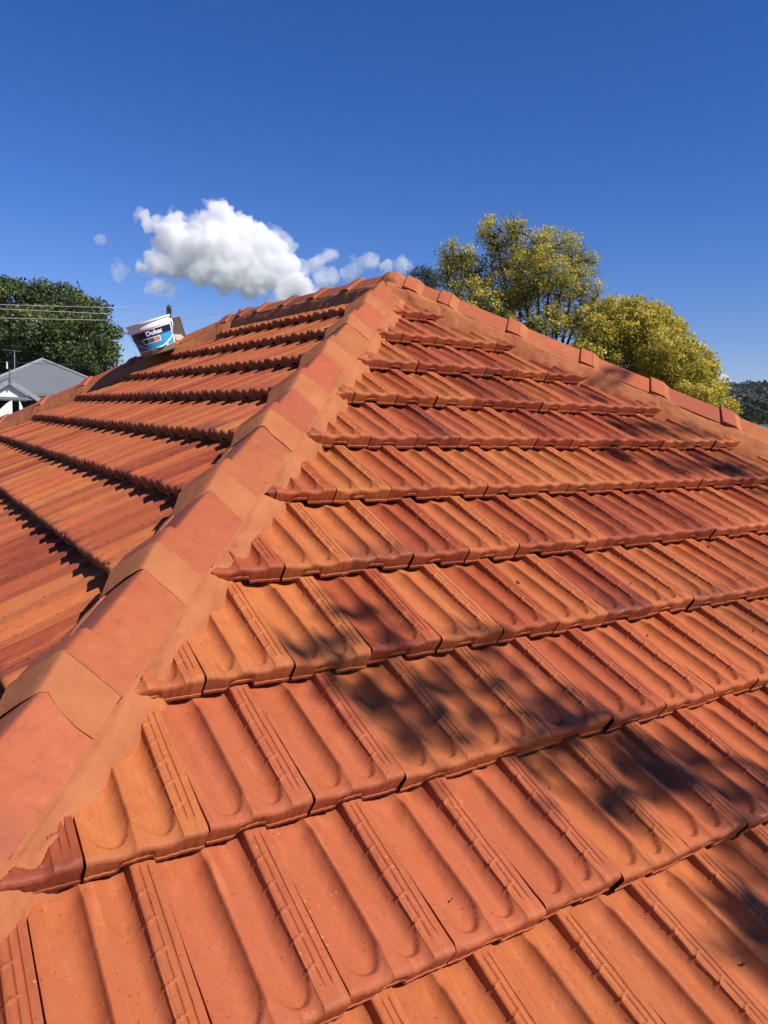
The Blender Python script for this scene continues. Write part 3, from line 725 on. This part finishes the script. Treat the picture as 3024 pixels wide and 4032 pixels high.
# small teal shed roof
M_TEAL = plain('teal_sheet', (.16, .30, .26), .5, var=.1)
p = at(3010, 1690, 48); sh = empty('garden_shed', (p[0], p[1], GND)); tag(sh, 'shed with a teal green sheet roof, low at the right edge behind the hip', 'shed')
e = np.array([CR[0], CR[1], 0]); e /= np.linalg.norm(e); fv = np.array([-e[1], e[0], 0])
mb = MB(); mb.prism([p-e*2.2+np.array([0, 0, -.35]), p-e*.6+np.array([0, 0, .30]), p+e*3.4+np.array([0, 0, -.30]), p+e*3.4+np.array([0, 0, -.36]), p-e*2.2+np.array([0, 0, -.41])], fv*4); mb.build('roof', M_TEAL, sh)
mb = MB(); mb.box((p[0]+fv[0]*2+e[0]*.6, p[1]+fv[1]*2+e[1]*.6, (GND+p[2]-.42)/2), (5.2, 3.6, p[2]-.42-GND), [e, fv, (0, 0, 1)]); mb.build('wall', M_CREAM, sh)
# ------------------------------------------------------------------ neighbouring house
M_ZINC, ntz, bz = new_mat('zinc_sheet'); co = coords(ntz)
c = mix(ntz, noise_n(ntz, co, 1.2, 5, .6), (.17, .183, .192), (.225, .238, .246)); ntz.links.new(c, bz.inputs['Base Color']); bz.inputs['Roughness'].default_value = .5; bz.inputs['Metallic'].default_value = .25
M_WHITE = plain('white_paint', (.80, .79, .76), .5, var=.04)
M_GREYP = plain('grey_trim', (.17, .18, .18), .5, var=.1)
M_DARK = plain('dark_void', (.02, .018, .016), .8)
DH = 30.; NH = empty('neighbour_house', (*at(100, 1640, DH+3)[:2], GND)); tag(NH, 'white timber house with a grey corrugated hip roof, at the left edge', 'house')
pk = at(166, 1417, DH+3.0)
er0 = np.array([CR[0], CR[1], 0]); er0 /= np.linalg.norm(er0)
vw = pk-CAMP; vw[2] = 0; vw /= np.linalg.norm(vw); ra = R_(8); vw = np.array([vw[0]*math.cos(ra)-vw[1]*math.sin(ra), vw[0]*math.sin(ra)+vw[1]*math.cos(ra), 0]); er = np.array([vw[1], -vw[0], 0]); ea = np.array([-er[1], er[0], 0]); UPZ = np.array([0, 0, 1.])
HW = 3.0; DRP = 1.45
def corr(a, b, c_, d_, nrm, mat, parent, name, pitch=.076):
    """corrugated sheet between eave a-b and top c_-d_ (b below c_)"""
    a, b, c_, d_ = (np.array(q, float) for q in (a, b, c_, d_)); n = int(np.linalg.norm(b-a)/pitch*4); V = []; F = []
    for i in range(n+1):
        t_ = i/n; h = .010*math.sin(i/4*2*math.pi)
        e0 = a+(b-a)*t_
        # clip the rib at the hips: rib runs straight up the slope
        V.append(e0+nrm*h); 
        u = (b-a)/np.linalg.norm(b-a); x = (e0-a)@u; xd = (d_-a)@u; xc = (c_-a)@u; Lb = np.linalg.norm(b-a)
        rise = (c_-b)-((c_-b)@u)*u if True else 0
        k = 1.
        if x < xd and xd > 1e-6: k = x/xd
        if x > xc and Lb-xc > 1e-6: k = (Lb-x)/(Lb-xc)
        V.append(e0+rise*max(k, 0)+nrm*h)
    for i in range(n): F.append((2*i, 2*i+2, 2*i+3, 2*i+1))
    return mesh_obj(name, np.array(V), F, mat, parent, True)
mm_ = .5
eL = pk-er*HW-ea*HW-UPZ*DRP; eR = pk+er*HW-ea*HW-UPZ*DRP
bL = pk-er*HW+ea*8-UPZ*DRP; bR = pk+er*HW+ea*8-UPZ*DRP; pb = pk+ea*5.
nf_ = np.cross(eR-eL, pk-eL); nf_ /= np.linalg.norm(nf_)
corr(eL, eR, pk, pk, nf_, M_ZINC, NH, 'roof_sheet')
nr_ = np.cross(bR-eR, pk-eR); nr_ /= np.linalg.norm(nr_)
corr(eR, bR, pb, pk, nr_, M_ZINC, NH, 'roof_sheet')
nl_ = np.cross(eL-bL, pk-eL); nl_ /= np.linalg.norm(nl_)
corr(bL, eL, pk, pb, nl_, M_ZINC, NH, 'roof_sheet')
for s_, e_ in ((pk, eL), (pk, eR), (pk, pb)):
    mb = MB(); mb.tube([s_+UPZ*.03, e_+UPZ*.03], .055, 8); mb.build('ridge_capping', plain('zinc_cap', (.36, .38, .39), .45, .2), NH, True)
mb = MB(); mb.box((eL+eR)/2-ea*.05-UPZ*.06, (2*HW+.2, .11, .12), [er, ea, UPZ]); mb.build('gutter', M_GREYP, NH)
mb = MB(); mb.box((eR+bR)/2+er*.05-UPZ*.06, (.11, 11.2, .12), [er, ea, UPZ]); mb.build('gutter', M_GREYP, NH)
mb = MB(); mb.box((eL+eR)/2+ea*.22-UPZ*.22, (2*HW-.3, .05, .16), [er, ea, UPZ]); mb.build('frieze_board', M_WHITE, NH)
wc = pk+ea*2.2; zt_ = eL[2]-.12
mb = MB(); mb.box((wc[0], wc[1], (GND+zt_)/2), (2*HW-.9, 9.6, zt_-GND), [er, ea, UPZ]); mb.build('wall', M_GREYP, NH)
# porch gable in front
gc = at(38, 1487, DH-1.2); g_w = 1.02; g_h = .70; gl_ = 3.0
gL, gR = gc-er*g_w-UPZ*g_h, gc+er*g_w-UPZ*g_h
for s1 in (gL, gR):
    sd = (s1-gc)/np.linalg.norm(s1-gc); nn = np.cross(sd, ea); nn = nn if nn[2] > 0 else -nn
    mb = MB(); mb.prism([gc, s1+sd*.12, s1+sd*.12-nn*.04, gc-nn*.04], ea*gl_); mb.build('porch_roof', M_ZINC, NH)
    mb = MB(); mb.prism([gc-ea*.04-nn*.02, s1+sd*.12-ea*.04-nn*.02, s1+sd*.12-ea*.04-nn*.17, gc-ea*.04-nn*.17-UPZ*.02], -ea*.05); mb.build('bargeboard', plain('grey_board', (.30, .32, .32), .5), NH)
mb = MB(); a0 = gc+UPZ*(-.22)+ea*.10
mb.prism([a0, a0-er*.02-UPZ*.0+(gL-gc)*.62, a0+(gL-gc)*.62-UPZ*.14, a0+(gL-gc)*.55-UPZ*.25, a0+(gR-gc)*.55-UPZ*.25, a0+(gR-gc)*.62-UPZ*.14, a0+(gR-gc)*.62], ea*.05); mb.build('gable_panel', M_WHITE, NH)
mb = MB(); mb.prism([gc-UPZ*.1+ea*.17, gL+ea*.17, gR+ea*.17], ea*.04); mb.build('gable_infill', M_GREYP, NH)
mb = MB(); mb.tube([gc-UPZ*.3-ea*.1, gc+UPZ*.30-ea*.1], .03, 8); mb.build('finial', M_GREYP, NH)
mb = MB(); mb.tube([gc+UPZ*.32-er*.09-ea*.1, gc+UPZ*.58-er*.09-ea*.1], [.03, .028], 8); mb.build('finial_tip', M_WHITE, NH)
mb = MB(); mb.box((gL+gR)/2+ea*.02-UPZ*.06, (2*g_w+.5, .12, .10), [er, ea, UPZ]); mb.build('gutter', M_GREYP, NH)
mb = MB(); mb.box((gL+gR)/2+ea*1.2-UPZ*1.3, (2*g_w+.2, .1, 2.3), [er, ea, UPZ]); mb.build('porch_shade_panel', M_DARK, NH)  # solid near-black panel; the shade inside the porch is put into its colour
# curved white valances and posts of the porch
for off_, dr_, wd_ in ((.06, -1, .62), (.30, 1, .22)):
    V0 = gc+er*off_-UPZ*(g_h+.11)-ea*.02; pts_ = [V0]
    for k in range(11):
        a = k/10; pts_.append(V0+er*dr_*wd_*a-UPZ*(.03+.60*a**1.35))
    pts_ += [V0+er*dr_*wd_-UPZ*1.6, V0-UPZ*1.6]
    mb = MB(); mb.prism(pts_, ea*.05); mb.build('porch_screen', M_WHITE, NH)
for sx in (-1.0, .95, 1.25):
    mb = MB(); q = gc+er*(sx*g_w)-UPZ*(g_h+.12); mb.box((q[0], q[1], (GND+q[2])/2), (.11, .11, q[2]-GND), [er, ea, UPZ]); mb.build('post', M_WHITE, NH)
q = gc+er*(g_w*1.33)-UPZ*(g_h+.55); mb = MB(); mb.box(q+ea*.3, (.42, .05, .14), [er, ea, UPZ]); mb.build('window_hood', M_WHITE, NH)
mb = MB(); mb.box(q+ea*.3+UPZ*.19, (.42, .04, .20), [er, ea, UPZ]); mb.build('louvre', M_GREYP, NH)
# television aerial
ab = at(57, 1452, DH+5); an = empty('television_aerial', tuple(ab)); tag(an, 'thin metal television aerial on the grey roof in front of the dark tree', 'aerial')
M_ALU = plain('aluminium', (.42, .43, .43), .4, .8)
at0 = at(57, 1381, DH+5)
mb = MB(); mb.tube([ab-UPZ*.35, at0], .022, 6); mb.build('mast', M_ALU, an)
mb = MB(); mb.tube([at(8, 1376, DH+5), at(84, 1384, DH+5)], .014, 5)
for k in range(9):
    q = at(12+k*8.5, 1377+k*.8, DH+5); L = .10+.03*k; mb.tube([q-ea*L, q+ea*L], .008, 4)
mb.build('elements', M_ALU, an)
er = er0; ea = np.array([-er[1], er[0], 0])
# ------------------------------------------------------------------ power lines
M_CABLE = plain('cable_sheath', (.58, .58, .60), .45); M_CABLED = plain('dark_cable', (.07, .07, .07), .6); M_WOODP = plain('pole_timber', (.16, .13, .10), .9)
M_PORC = plain('porcelain', (.85, .85, .83), .25)
def cable(P0, P1, sag, rad, mat, label, group):
    pts = [P0+(P1-P0)*t_-UPZ*sag*4*t_*(1-t_) for t_ in np.linspace(0, 1, 41)]
    mb = MB(); mb.tube(pts, rad, 6); o = mb.build('power_cable', mat, None, True, origin=tuple(P0)); tag(o, label, 'cable', group); return o
def pole(p, label, h_over, ins=False):
    t = empty('power_pole', (p[0], p[1], GND)); tag(t, label, 'pole')
    mb = MB(); mb.tube([(p[0], p[1], GND), (p[0], p[1], p[2]+h_over)], [.15, .11], 12); mb.build('shaft', M_WOODP, t, True)
    mb = MB(); mb.box((p[0], p[1], p[2]-.04), (1.8, .09, .10), [er, ea, UPZ]); mb.build('crossarm', M_WOODP, t)
    for k in (-.7, 0, .7):
        mb = MB(); q = np.array(p)+er*k; mb.tube([q+UPZ*.0, q+UPZ*.05, q+UPZ*.07, q+UPZ*.12, q+UPZ*.16], [.03, .03, .055, .055, .02], 10); mb.build('insulator', M_PORC, t, True)
DC = 24.
# left span: three pale cables seen between the left edge and the roof
for (yl, ym, lab), zz in zip(((1199, 1218.5, 'topmost pale power cable left of the roof'), (1216, 1252, 'middle pale power cable left of the roof, sagging behind the trowel handle'), (1252, 1267, 'lowest pale power cable left of the roof')), (0, 1, 2)):
    A = at(0, yl, DC); B = at(830, ym, DC); D_ = B-A
    P0 = A-D_*1.2-UPZ*(.0); P1 = B+D_*1.15
    s_ = [.16, .10, .10][zz]
    # chord raised so that the sagging cable passes through A and B
    L_ = 3.35; tA = 1.2/L_; tB = 2.2/L_
    sagA, sagB = s_*4*tA*(1-tA), s_*4*tB*(1-tB)
    P0[2] += sagA; P1[2] += sagB
    cable(P0, P1, s_, .0085, M_CABLE, lab, 'power cables left of the roof')
    if zz == 1: PL0, PL1 = P0.copy(), P1.copy()
pole(PL0-UPZ*.1, 'timber power pole out of sight left of the neighbouring house', .6)
pole(PL1-UPZ*.1, 'timber power pole hidden behind the airy tree', .6)
A = at(-60, 1421, 26.); B = at(480, 1441, 26.); D_ = B-A
cable(A-D_*.5, B+D_*.9, .02, .008, M_CABLED, 'thin dark cable low across the big dark tree', None)
pr = at(2820, 1506, 40.)
pole(pr, 'power pole mostly hidden by the yellow-green tree, white insulator showing', .05)
for (ya, yb), lab in zip(((1489, 1564), (1500, 1576), (1535, 1613)), ('upper thin power cable in front of the wooded hill', 'second thin power cable in front of the wooded hill', 'lowest thin power cable in front of the wooded hill')):
    A = at(2816, ya, 40.); B = at(3024, yb, 30.); D_ = B-A
    cable(A, B+D_*1.5, .12, .013, plain('grey_cable', (.30, .30, .29), .5), lab, 'power cables by the hill')
q = at(2822, 1507, 39.9); mb = MB(); mb.tube([q-UPZ*.08, q-UPZ*.02, q, q+UPZ*.06, q+UPZ*.1], [.03, .06, .09, .09, .03], 10)
tag(mb.build('insulator', M_PORC, None, True, origin=tuple(q)), 'white porcelain insulator at the edge of the yellow-green tree', 'insulator')
# ------------------------------------------------------------------ bucket
bx = at(629, 1388, 1.); dirb = bx-CAMP
kk = (2.60-CAMP[1])/dirb[1]; BC = CAMP+dirb*kk      # centre of the base
BC[2] -= .002
phi = R_(21.5)
tc_ = CAMP-BC; tc_[2] = 0; tc_ /= np.linalg.norm(tc_)
axz = np.array([-math.sin(phi), 0, math.cos(phi)])
axy = -tc_; axy = axy-axz*(axy@axz); axy /= np.linalg.norm(axy); axx = np.cross(axy, axz)
def BK(x, y, z): return BC+axx*x+axy*y+axz*z
BR0, BR1, BH = .150, .182, .276
def rad(z): return BR0+(BR1-BR0)*z/BH
BUCK = empty('paint_bucket', tuple(BC)); tag(BUCK, 'white paint pail with a navy and blue label, standing tilted on the left slope', 'bucket')
def lathe(name, prof, mat, parent, n=56, fr=BK):
    V = []; m = len(prof)
    for j in range(n):
        a = 2*math.pi*j/n
        for r, z in prof: V.append(fr(r*math.cos(a), r*math.sin(a), z))
    F = [(j*m+k, ((j+1) % n)*m+k, ((j+1) % n)*m+k+1, j*m+k+1) for j in range(n) for k in range(m-1)]
    return mesh_obj(name, np.array(V), F, mat, parent, True, sharp=35)
m_pail, ntp, bp = new_mat('grimy_white_plastic'); co = coords(ntp)
sep = N(ntp, 'ShaderNodeSeparateXYZ'); rotm = N(ntp, 'ShaderNodeVectorRotate'); rotm.rotation_type = 'Y_AXIS'; rotm.inputs['Angle'].default_value = phi
ntp.links.new(co, rotm.inputs['Vector']); ntp.links.new(rotm.outputs[0], sep.inputs[0])
nn_ = noise_n(ntp, co, 24, 4, .6)
ad = N(ntp, 'ShaderNodeMath', operation='MULTIPLY_ADD'); ntp.links.new(nn_, ad.inputs[0]); ad.inputs[1].default_value = .030; ntp.links.new(sep.outputs[2], ad.inputs[2])
fz = ramp(ntp, ad.outputs[0], [(.058, 1.), (.066, 0.)])
grime = mix(ntp, noise_n(ntp, co, 45, 5, .7), (.11, .085, .05), (.24, .19, .12))
ntp.links.new(mix(ntp, fz, (.82, .82, .80), grime), bp.inputs['Base Color']); bp.inputs['Roughness'].default_value = .4
lathe('pail', [(0, 0), (BR0-.006, 0), (BR0, .006), (rad(BH-.062), BH-.062), (rad(BH-.062)+.006, BH-.060), (rad(BH-.06)+.007, BH-.045), (rad(BH-.04)+.002, BH-.042), (rad(BH-.02)+.002, BH-.014), (BR1+.009, BH-.012), (BR1+.010, BH), (BR1-.004, BH+.001), (BR1-.006, BH-.01), (BR0-.006, .01), (0, .01)], m_pail, BUCK)
# label wrapped on the pail; angle 0 faces the camera (-axy)
def LB(a, z, off): 
    r = rad(z)+off; return BK(r*math.sin(a), -r*math.cos(a), z)
def patch(name, a0, a1, z0f, z1f, off, mat, parent, na=40):
    V = []; 
    for i in range(na+1):
        a = a0+(a1-a0)*i/na; V.append(LB(a, z0f(a), off)); V.append(LB(a, z1f(a), off))
    F = [(2*i, 2*i+2, 2*i+3, 2*i+1) for i in range(na)]
    return mesh_obj(name, np.array(V), F, mat, parent, True)
M_NAVY = plain('navy_print', (.010, .012, .050), .35, var=0); M_BLUE = plain('blue_print', (.03, .34, .66), .35, var=.1, scale=14); M_DBLUE = plain('deep_blue_print', (.008, .075, .25), .35, var=.1)
M_PRW = plain('white_print', (.85, .85, .85), .4, var=0); M_PRD = plain('black_print', (.03, .03, .035), .4, var=.1, scale=60); M_PRG = plain('grey_print', (.14, .14, .14), .4, var=.3, scale=80); M_PRO = plain('orange_print', (.72, .28, .15), .4, var=.15, scale=60); M_LB = plain('pale_blue_print', (.10, .42, .72), .4, var=0); M_RED = plain('red_print', (.22, .03, .07), .4, var=0); M_LEAFP = plain('olive_print', (.14, .20, .05), .4, var=.3, scale=80)
zn = lambda a: .148
LBL = patch('label', -1.30, 1.12, lambda a: .052, lambda a: .152, .0012, M_BLUE, BUCK)
patch('label_edge', -1.30, -.52, lambda a: .0525, lambda a: .1515, .0016, M_DBLUE, LBL); 
patch('label_band', -1.32, 1.14, zn, lambda a: .203, .0020, M_NAVY, LBL)
patch('label_stripe', -1.0, 1.12, lambda a: .147, lambda a: .1495, .0024, M_RED, LBL)
patch('colour_chart', -.62, .30, lambda a: .098, lambda a: .142, .0021, M_PRW, LBL)
for a0, m_ in ((-.585, M_PRD), (-.295, M_PRG), (-.005, M_PRO)): patch('colour_swatch', a0, a0+.265, lambda a: .1035, lambda a: .1365, .0026, m_, LBL, 8)
for k in range(7): patch('print_line', .42, .42+.5*(.6+.4*((k*37) % 10)/10), lambda a, k=k: .070+k*.0098, lambda a, k=k: .0735+k*.0098, .0021, M_LB, LBL, 12)
for k in range(3): patch('print_line', -.50, -.50+.72*(.7+.3*((k*53) % 10)/10), lambda a, k=k: .066+k*.0095, lambda a, k=k: .0695+k*.0095, .0022, M_LB, LBL, 12)
# small plant sprig printed on the left of the label
for k in range(7):
    a = -.98+.05*(k % 3)+.02*k; z = .075+.0085*k; patch('printed_sprig', a, a+.09, lambda q, z=z: z, lambda q, z=z: z+.008, .0024, M_LEAFP, LBL, 4)
def text_on_pail(s, size, ac, zc, mat, parent, bold=.0):
    cu = bpy.data.curves.new('brand_lettering', 'FONT'); cu.body = s; cu.size = size; cu.align_x = 'CENTER'; cu.offset = bold; cu.resolution_u = 4
    ob = bpy.data.objects.new('tmp', cu); COL.objects.link(ob); bpy.context.view_layer.update()
    me = bpy.data.meshes.new_from_object(ob.evaluated_get(bpy.context.evaluated_depsgraph_get()))
    vs = [v.co.copy() for v in me.vertices]; fs = [tuple(p_.vertices) for p_ in me.polygons]
    bpy.data.objects.remove(ob); bpy.data.curves.remove(cu); bpy.data.meshes.remove(me)
    V = [LB(ac+v.x*1.12/rad(zc), zc+v.y, .0045) for v in vs]
    mesh_obj('brand_lettering', np.array(V), fs, mat, parent, False)
text_on_pail('Dulux', .048, .06, .161, M_PRW, LBL, .0022)
patch('label_foot', -.08, .62, lambda a: .046, lambda a: .056, .0026, M_PRW, LBL)
# wire handle hanging at the front
M_WIRE = plain('steel_wire', (.55, .57, .58), .3, .9)
hz = BH-.05; pts = []
for k in range(33):
    a = math.pi*k/32; x = -math.cos(a)*(rad(hz)+.012); dn = math.sin(a)
    zz = hz-.178*dn; yy = -math.sqrt(max(0, (rad(max(zz, 0))+.012)**2-min(abs(x), rad(max(zz, 0)))**2)) if abs(x) < rad(max(zz, 0)) else 0
    yy = min(yy, -.06*dn); pts.append(BK(x, yy-.004, zz))
mb = MB(); mb.tube(pts, .0021, 6); mb.build('wire_handle', M_WIRE, BUCK, True)
mb = MB(); mb.tube(pts[17:22], .006, 8); mb.build('handle_grip', M_PRW, BUCK, True)
for sx in (-1, 1):
    mb = MB(); mb.tube([BK(sx*(rad(hz)), 0, hz), BK(sx*(rad(hz)+.016), 0, hz)], [.014, .011], 10); mb.build('handle_lug', m_pail, BUCK, True)
# mortar left inside the pail
M_WETM = mortar_mat('grey_mortar', (.30, .26, .22), (.22, .18, .14))
lathe('mortar_fill', [(0, .12), (.08, .115), (rad(.11)-.007, .11)], M_WETM, BUCK)
# ------------------------------------------------------------------ scraper standing behind the bucket
sb = at(706, 1350, 1.)-CAMP; ks = (2.665-CAMP[1])/sb[1]; SB = CAMP+sb*ks
lean = R_(14)
sx_ = er*math.cos(lean)+UPZ*math.sin(lean); sz_ = -er*math.sin(lean)+UPZ*math.cos(lean); sz_ = sz_-ea*.10; sz_ /= np.linalg.norm(sz_); sy_ = np.cross(sz_, sx_)
def SC_(x, y, z): return SB+sx_*x+sy_*y+sz_*z
SCR = empty('mortar_scraper', tuple(SB)); tag(SCR, 'mortar-caked steel scraper with a red and black handle, standing behind the bucket', 'scraper')
m_sst, nts, bs_ = new_mat('caked_steel'); co = coords(nts)
c = mix(nts, noise_n(nts, co, 22, 5, .7), (.085, .062, .045), (.20, .16, .12))
c = mix(nts, ramp(nts, noise_n(nts, co, 9, 3, .5), [(.60, 0.), (.66, 1.)]), c, (.50, .44, .36)); nts.links.new(c, bs_.inputs['Base Color']); bs_.inputs['Roughness'].default_value = .7
mb = MB(); wt, wb_, hh = .060, .068, .215
mb.prism([SC_(-wb_, 0, 0), SC_(wb_, 0, 0), SC_(wt, 0, hh), SC_(-wt, 0, hh)], sy_*.004)
mb.prism([SC_(wb_, .0, 0), SC_(wt, 0, hh), SC_(wt, .03, hh), SC_(wb_, .03, 0)], -sx_*.003)
mb.prism([SC_(-wb_, .0, 0), SC_(-wt, 0, hh), SC_(-wt, .03, hh), SC_(-wb_, .03, 0)], sx_*.003); mb.build('blade', m_sst, SCR)
M_LUMP = mortar_mat('pale_mortar_lump', (.55, .48, .40), (.38, .31, .25))
blob('mortar_lump', SC_(.012, -.008, .032), (.052, .02, .034), .5, 2.2, M_LUMP, SCR, 4, 16)
mb = MB(); hx = -.030
hz_ = UPZ*.995-er*.02; hz_ /= np.linalg.norm(hz_); hb = SC_(hx, .0, hh-.01)
prof = [(0, .011), (.02, .013), (.05, .017), (.08, .019), (.105, .018), (.118, .013), (.124, .005)]
mb.tube([hb+hz_*a for a, _ in prof], [r for _, r in prof], 14)
M_BLK = plain('black_rubber', (.025, .025, .028), .35, var=.05); M_RDH = plain('red_plastic', (.33, .02, .03), .35, var=.05)
hd = mb.build('handle', M_BLK, SCR, True)
mb = MB(); mb.tube([hb+hz_*a-er*.009 for a, _ in prof[:-1]], [r*.88 for _, r in prof[:-1]], 14); mb.build('handle_inlay', M_RDH, hd if False else SCR, True)
# ------------------------------------------------------------------ clouds
def cloud(name, label, blobs, dist, dens, seed, sub=5, rough=.35, wisp=0, grow=1., parent=None):
    mbd = bpy.data.metaballs.new('cloud'); mbd.resolution = dist*.0036; mbd.threshold = .6
    ob = bpy.data.objects.new('tmp', mbd); COL.objects.link(ob)
    c0 = at(blobs[0][0], blobs[0][1], dist)
    for px, py, r, dd in blobs:
        e_ = mbd.elements.new(); e_.co = Vector(tuple(at(px, py, dist)+CF*dd*dist/FOC-c0)); e_.radius = r*dist/FOC*1.35*grow
    bpy.context.view_layer.update()
    me = bpy.data.meshes.new_from_object(ob.evaluated_get(bpy.context.evaluated_depsgraph_get()))
    bpy.data.objects.remove(ob); bpy.data.metaballs.remove(mbd)
    n = len(me.vertices); co_ = np.zeros(n*3, np.float32); me.vertices.foreach_get('co', co_); co_ = co_.reshape(-1, 3)
    no = np.zeros(n*3, np.float32); me.vertices.foreach_get('normal', no); no = no.reshape(-1, 3)
    sc_ = FOC/dist; out_ = co_.copy()
    for i in range(n):
        q = Vector(tuple(co_[i]*sc_)); h = 0; amp = 30; f_ = 1/70.
        for o in range(4):
            h += amp*(abs(mnoise.noise(q*f_+Vector((seed, o, 0))))*1.6-.3); amp *= .52; f_ *= 2.1
        out_[i] += no[i]*h/sc_*rough/.35
    me.vertices.foreach_set('co', out_.ravel()); me.update(); me.name = name
    m = bpy.data.materials.new('cloud_vapour'); m.use_nodes = True; nt = m.node_tree; nt.nodes.clear()
    o = N(nt, 'ShaderNodeOutputMaterial'); v = N(nt, 'ShaderNodeVolumePrincipled'); v.inputs['Color'].default_value = (.999, .999, .999, 1); v.inputs['Anisotropy'].default_value = 0.
    if isinstance(dens, tuple):
        tcn = coords(nt); nz_ = noise_n(nt, tcn, 1/(60*dist/FOC), 5, .6)
        mr = N(nt, 'ShaderNodeMapRange'); nt.links.new(nz_, mr.inputs[0]); mr.inputs[1].default_value = .42; mr.inputs[2].default_value = .62; mr.inputs[3].default_value = 0; mr.inputs[4].default_value = dens[0]
        nt.links.new(mr.outputs[0], v.inputs['Density'])
    else: v.inputs['Density'].default_value = dens
    nt.links.new(v.outputs[0], o.inputs['Volume'])
    me.materials.clear(); me.materials.append(m)
    ob = bpy.data.objects.new(name, me); COL.objects.link(ob); ob.location = tuple(c0)
    if parent is None: tag(ob, label, 'cloud')
    else: ob.parent = parent; ob.location = (0, 0, 0)
    if wisp: cloud('cloud_wisp', None, blobs, dist, (wisp,), seed+.5, rough=rough*1.2, grow=1.18, parent=ob)
    return ob
CD = 2500.
cloud('cloud', 'large white cumulus cloud above the left end of the ridge', [
    (850, 860, 62, 0), (790, 900, 62, 10), (900, 900, 60, -10), (690, 880, 50, 0), (650, 930, 60, 10), (730, 960, 80, 0), (840, 980, 90, -20), (960, 900, 55, 0), (1010, 930, 60, 10), (1060, 970, 62, -10), (1110, 1010, 55, 0),
    (960, 1010, 90, 0), (1060, 1060, 80, 0), (1130, 1080, 60, 10), (900, 1080, 80, 0), (800, 1060, 75, 0), (700, 1030, 70, 10), (620, 1020, 50, 0), (1170, 1120, 45, 0), (1000, 1120, 60, 0), (560, 850, 24, 0), (600, 880, 34, 0), (555, 1060, 30, 0), (1220, 1140, 40, 0), (1120, 1150, 45, 0)], CD, .034, 1, rough=.42, wisp=.020)
cloud('cloud', 'small puffy cloud between the large cumulus and the apex', [(1290, 1010, 30, 0), (1250, 1040, 36, 0), (1215, 1050, 28, 0), (1300, 1080, 26, 0), (1265, 1100, 30, 0), (1310, 1000, 22, 0)], CD, .016, 4, wisp=.014)
cloud('cloud', 'faint thin cloud touching the apex of the roof', [(1400, 1050, 34, 0), (1450, 1030, 34, 0), (1520, 1050, 30, 0), (1580, 1045, 34, 0), (1370, 1080, 22, 0)], CD, (.020,), 7, grow=1.25)
cloud('cloud', 'small flat grey-white cloud under the left part of the large cumulus', [(590, 1135, 24, 0), (630, 1130, 28, 0), (680, 1145, 24, 0), (710, 1155, 14, 0)], CD, (.022,), 9, grow=1.3)
cloud('cloud', 'tiny wisp of cloud left of the large cumulus, high', [(385, 935, 14, 0), (405, 945, 16, 0), (440, 965, 12, 0)], CD, (.015,), 11, grow=1.5)
cloud('cloud', 'thin wisp of cloud left of the large cumulus, low', [(470, 1050, 24, 0), (480, 1075, 22, 0), (450, 1040, 14, 0)], CD, (.012,), 13, grow=1.5)
cloud('cloud', 'white cloud sliver between the yellow-green tree and the hill', [(2790, 1462, 26, 0), (2822, 1488, 20, 0), (2845, 1500, 16, 0), (2760, 1445, 26, 0)], CD, .030, 15, grow=1.6)


# ------------------------------------------------------------------ bits of leaf and grit lying on the front slope
mb = MB()
for i in range(170):
    x = rng.uniform(-2.3, .8); y = rng.uniform(-3.7, -1.0)
    if x < AA*y+.35: continue
    k_ = int(((-y/ct)-SF0)/G_)+1; vf = ((-y/ct)-SF0-(k_-1)*G_)/G_
    if vf < .1 or vf > .9: continue
    h_ = -.008+.056*vf-.012+.006*rng.random()
    p = np.array([x, y, T*y])+np.array([0, -st, ct])*h_; a = rng.uniform(0, 6.28); L = rng.uniform(.003, .009)
    n_ = np.array([0, -st, ct]); u_ = np.array([math.cos(a), math.sin(a)*ct, math.sin(a)*st]); v_ = np.cross(n_, u_)
    V = [p-u_*L, p-v_*L*.35+n_*.001, p+u_*L+n_*.003, p+v_*L*.35+n_*.001, p+n_*.005, p-n_*.01]
    mb.add(V, [(0, 1, 4), (1, 2, 4), (2, 3, 4), (3, 0, 4), (1, 0, 5), (2, 1, 5), (3, 2, 5), (0, 3, 5)])
tag(mb.build('leaf_litter', plain('dry_leaf_bits', (.12, .07, .04), .8, var=.3, scale=30), None), 'scattered dry leaf bits and grit on the front slope', 'litter', kind='stuff')

# ------------------------------------------------------------------ air: a thin even haze that reaches the wooded hill
mh = bpy.data.materials.new('air'); mh.use_nodes = True; nth = mh.node_tree; nth.nodes.clear()
oh = N(nth, 'ShaderNodeOutputMaterial'); vh = N(nth, 'ShaderNodeVolumePrincipled'); vh.inputs['Color'].default_value = (.78, .87, 1., 1); vh.inputs['Density'].default_value = .00009
nth.links.new(vh.outputs[0], oh.inputs['Volume'])
mb = MB(); mb.box((0, 0, (GND-3+60)/2), (18400, 18400, 60-(GND-3))); tag(mb.build('haze', mh, None), 'thin pale air haze around the whole scene', 'haze', kind='stuff')
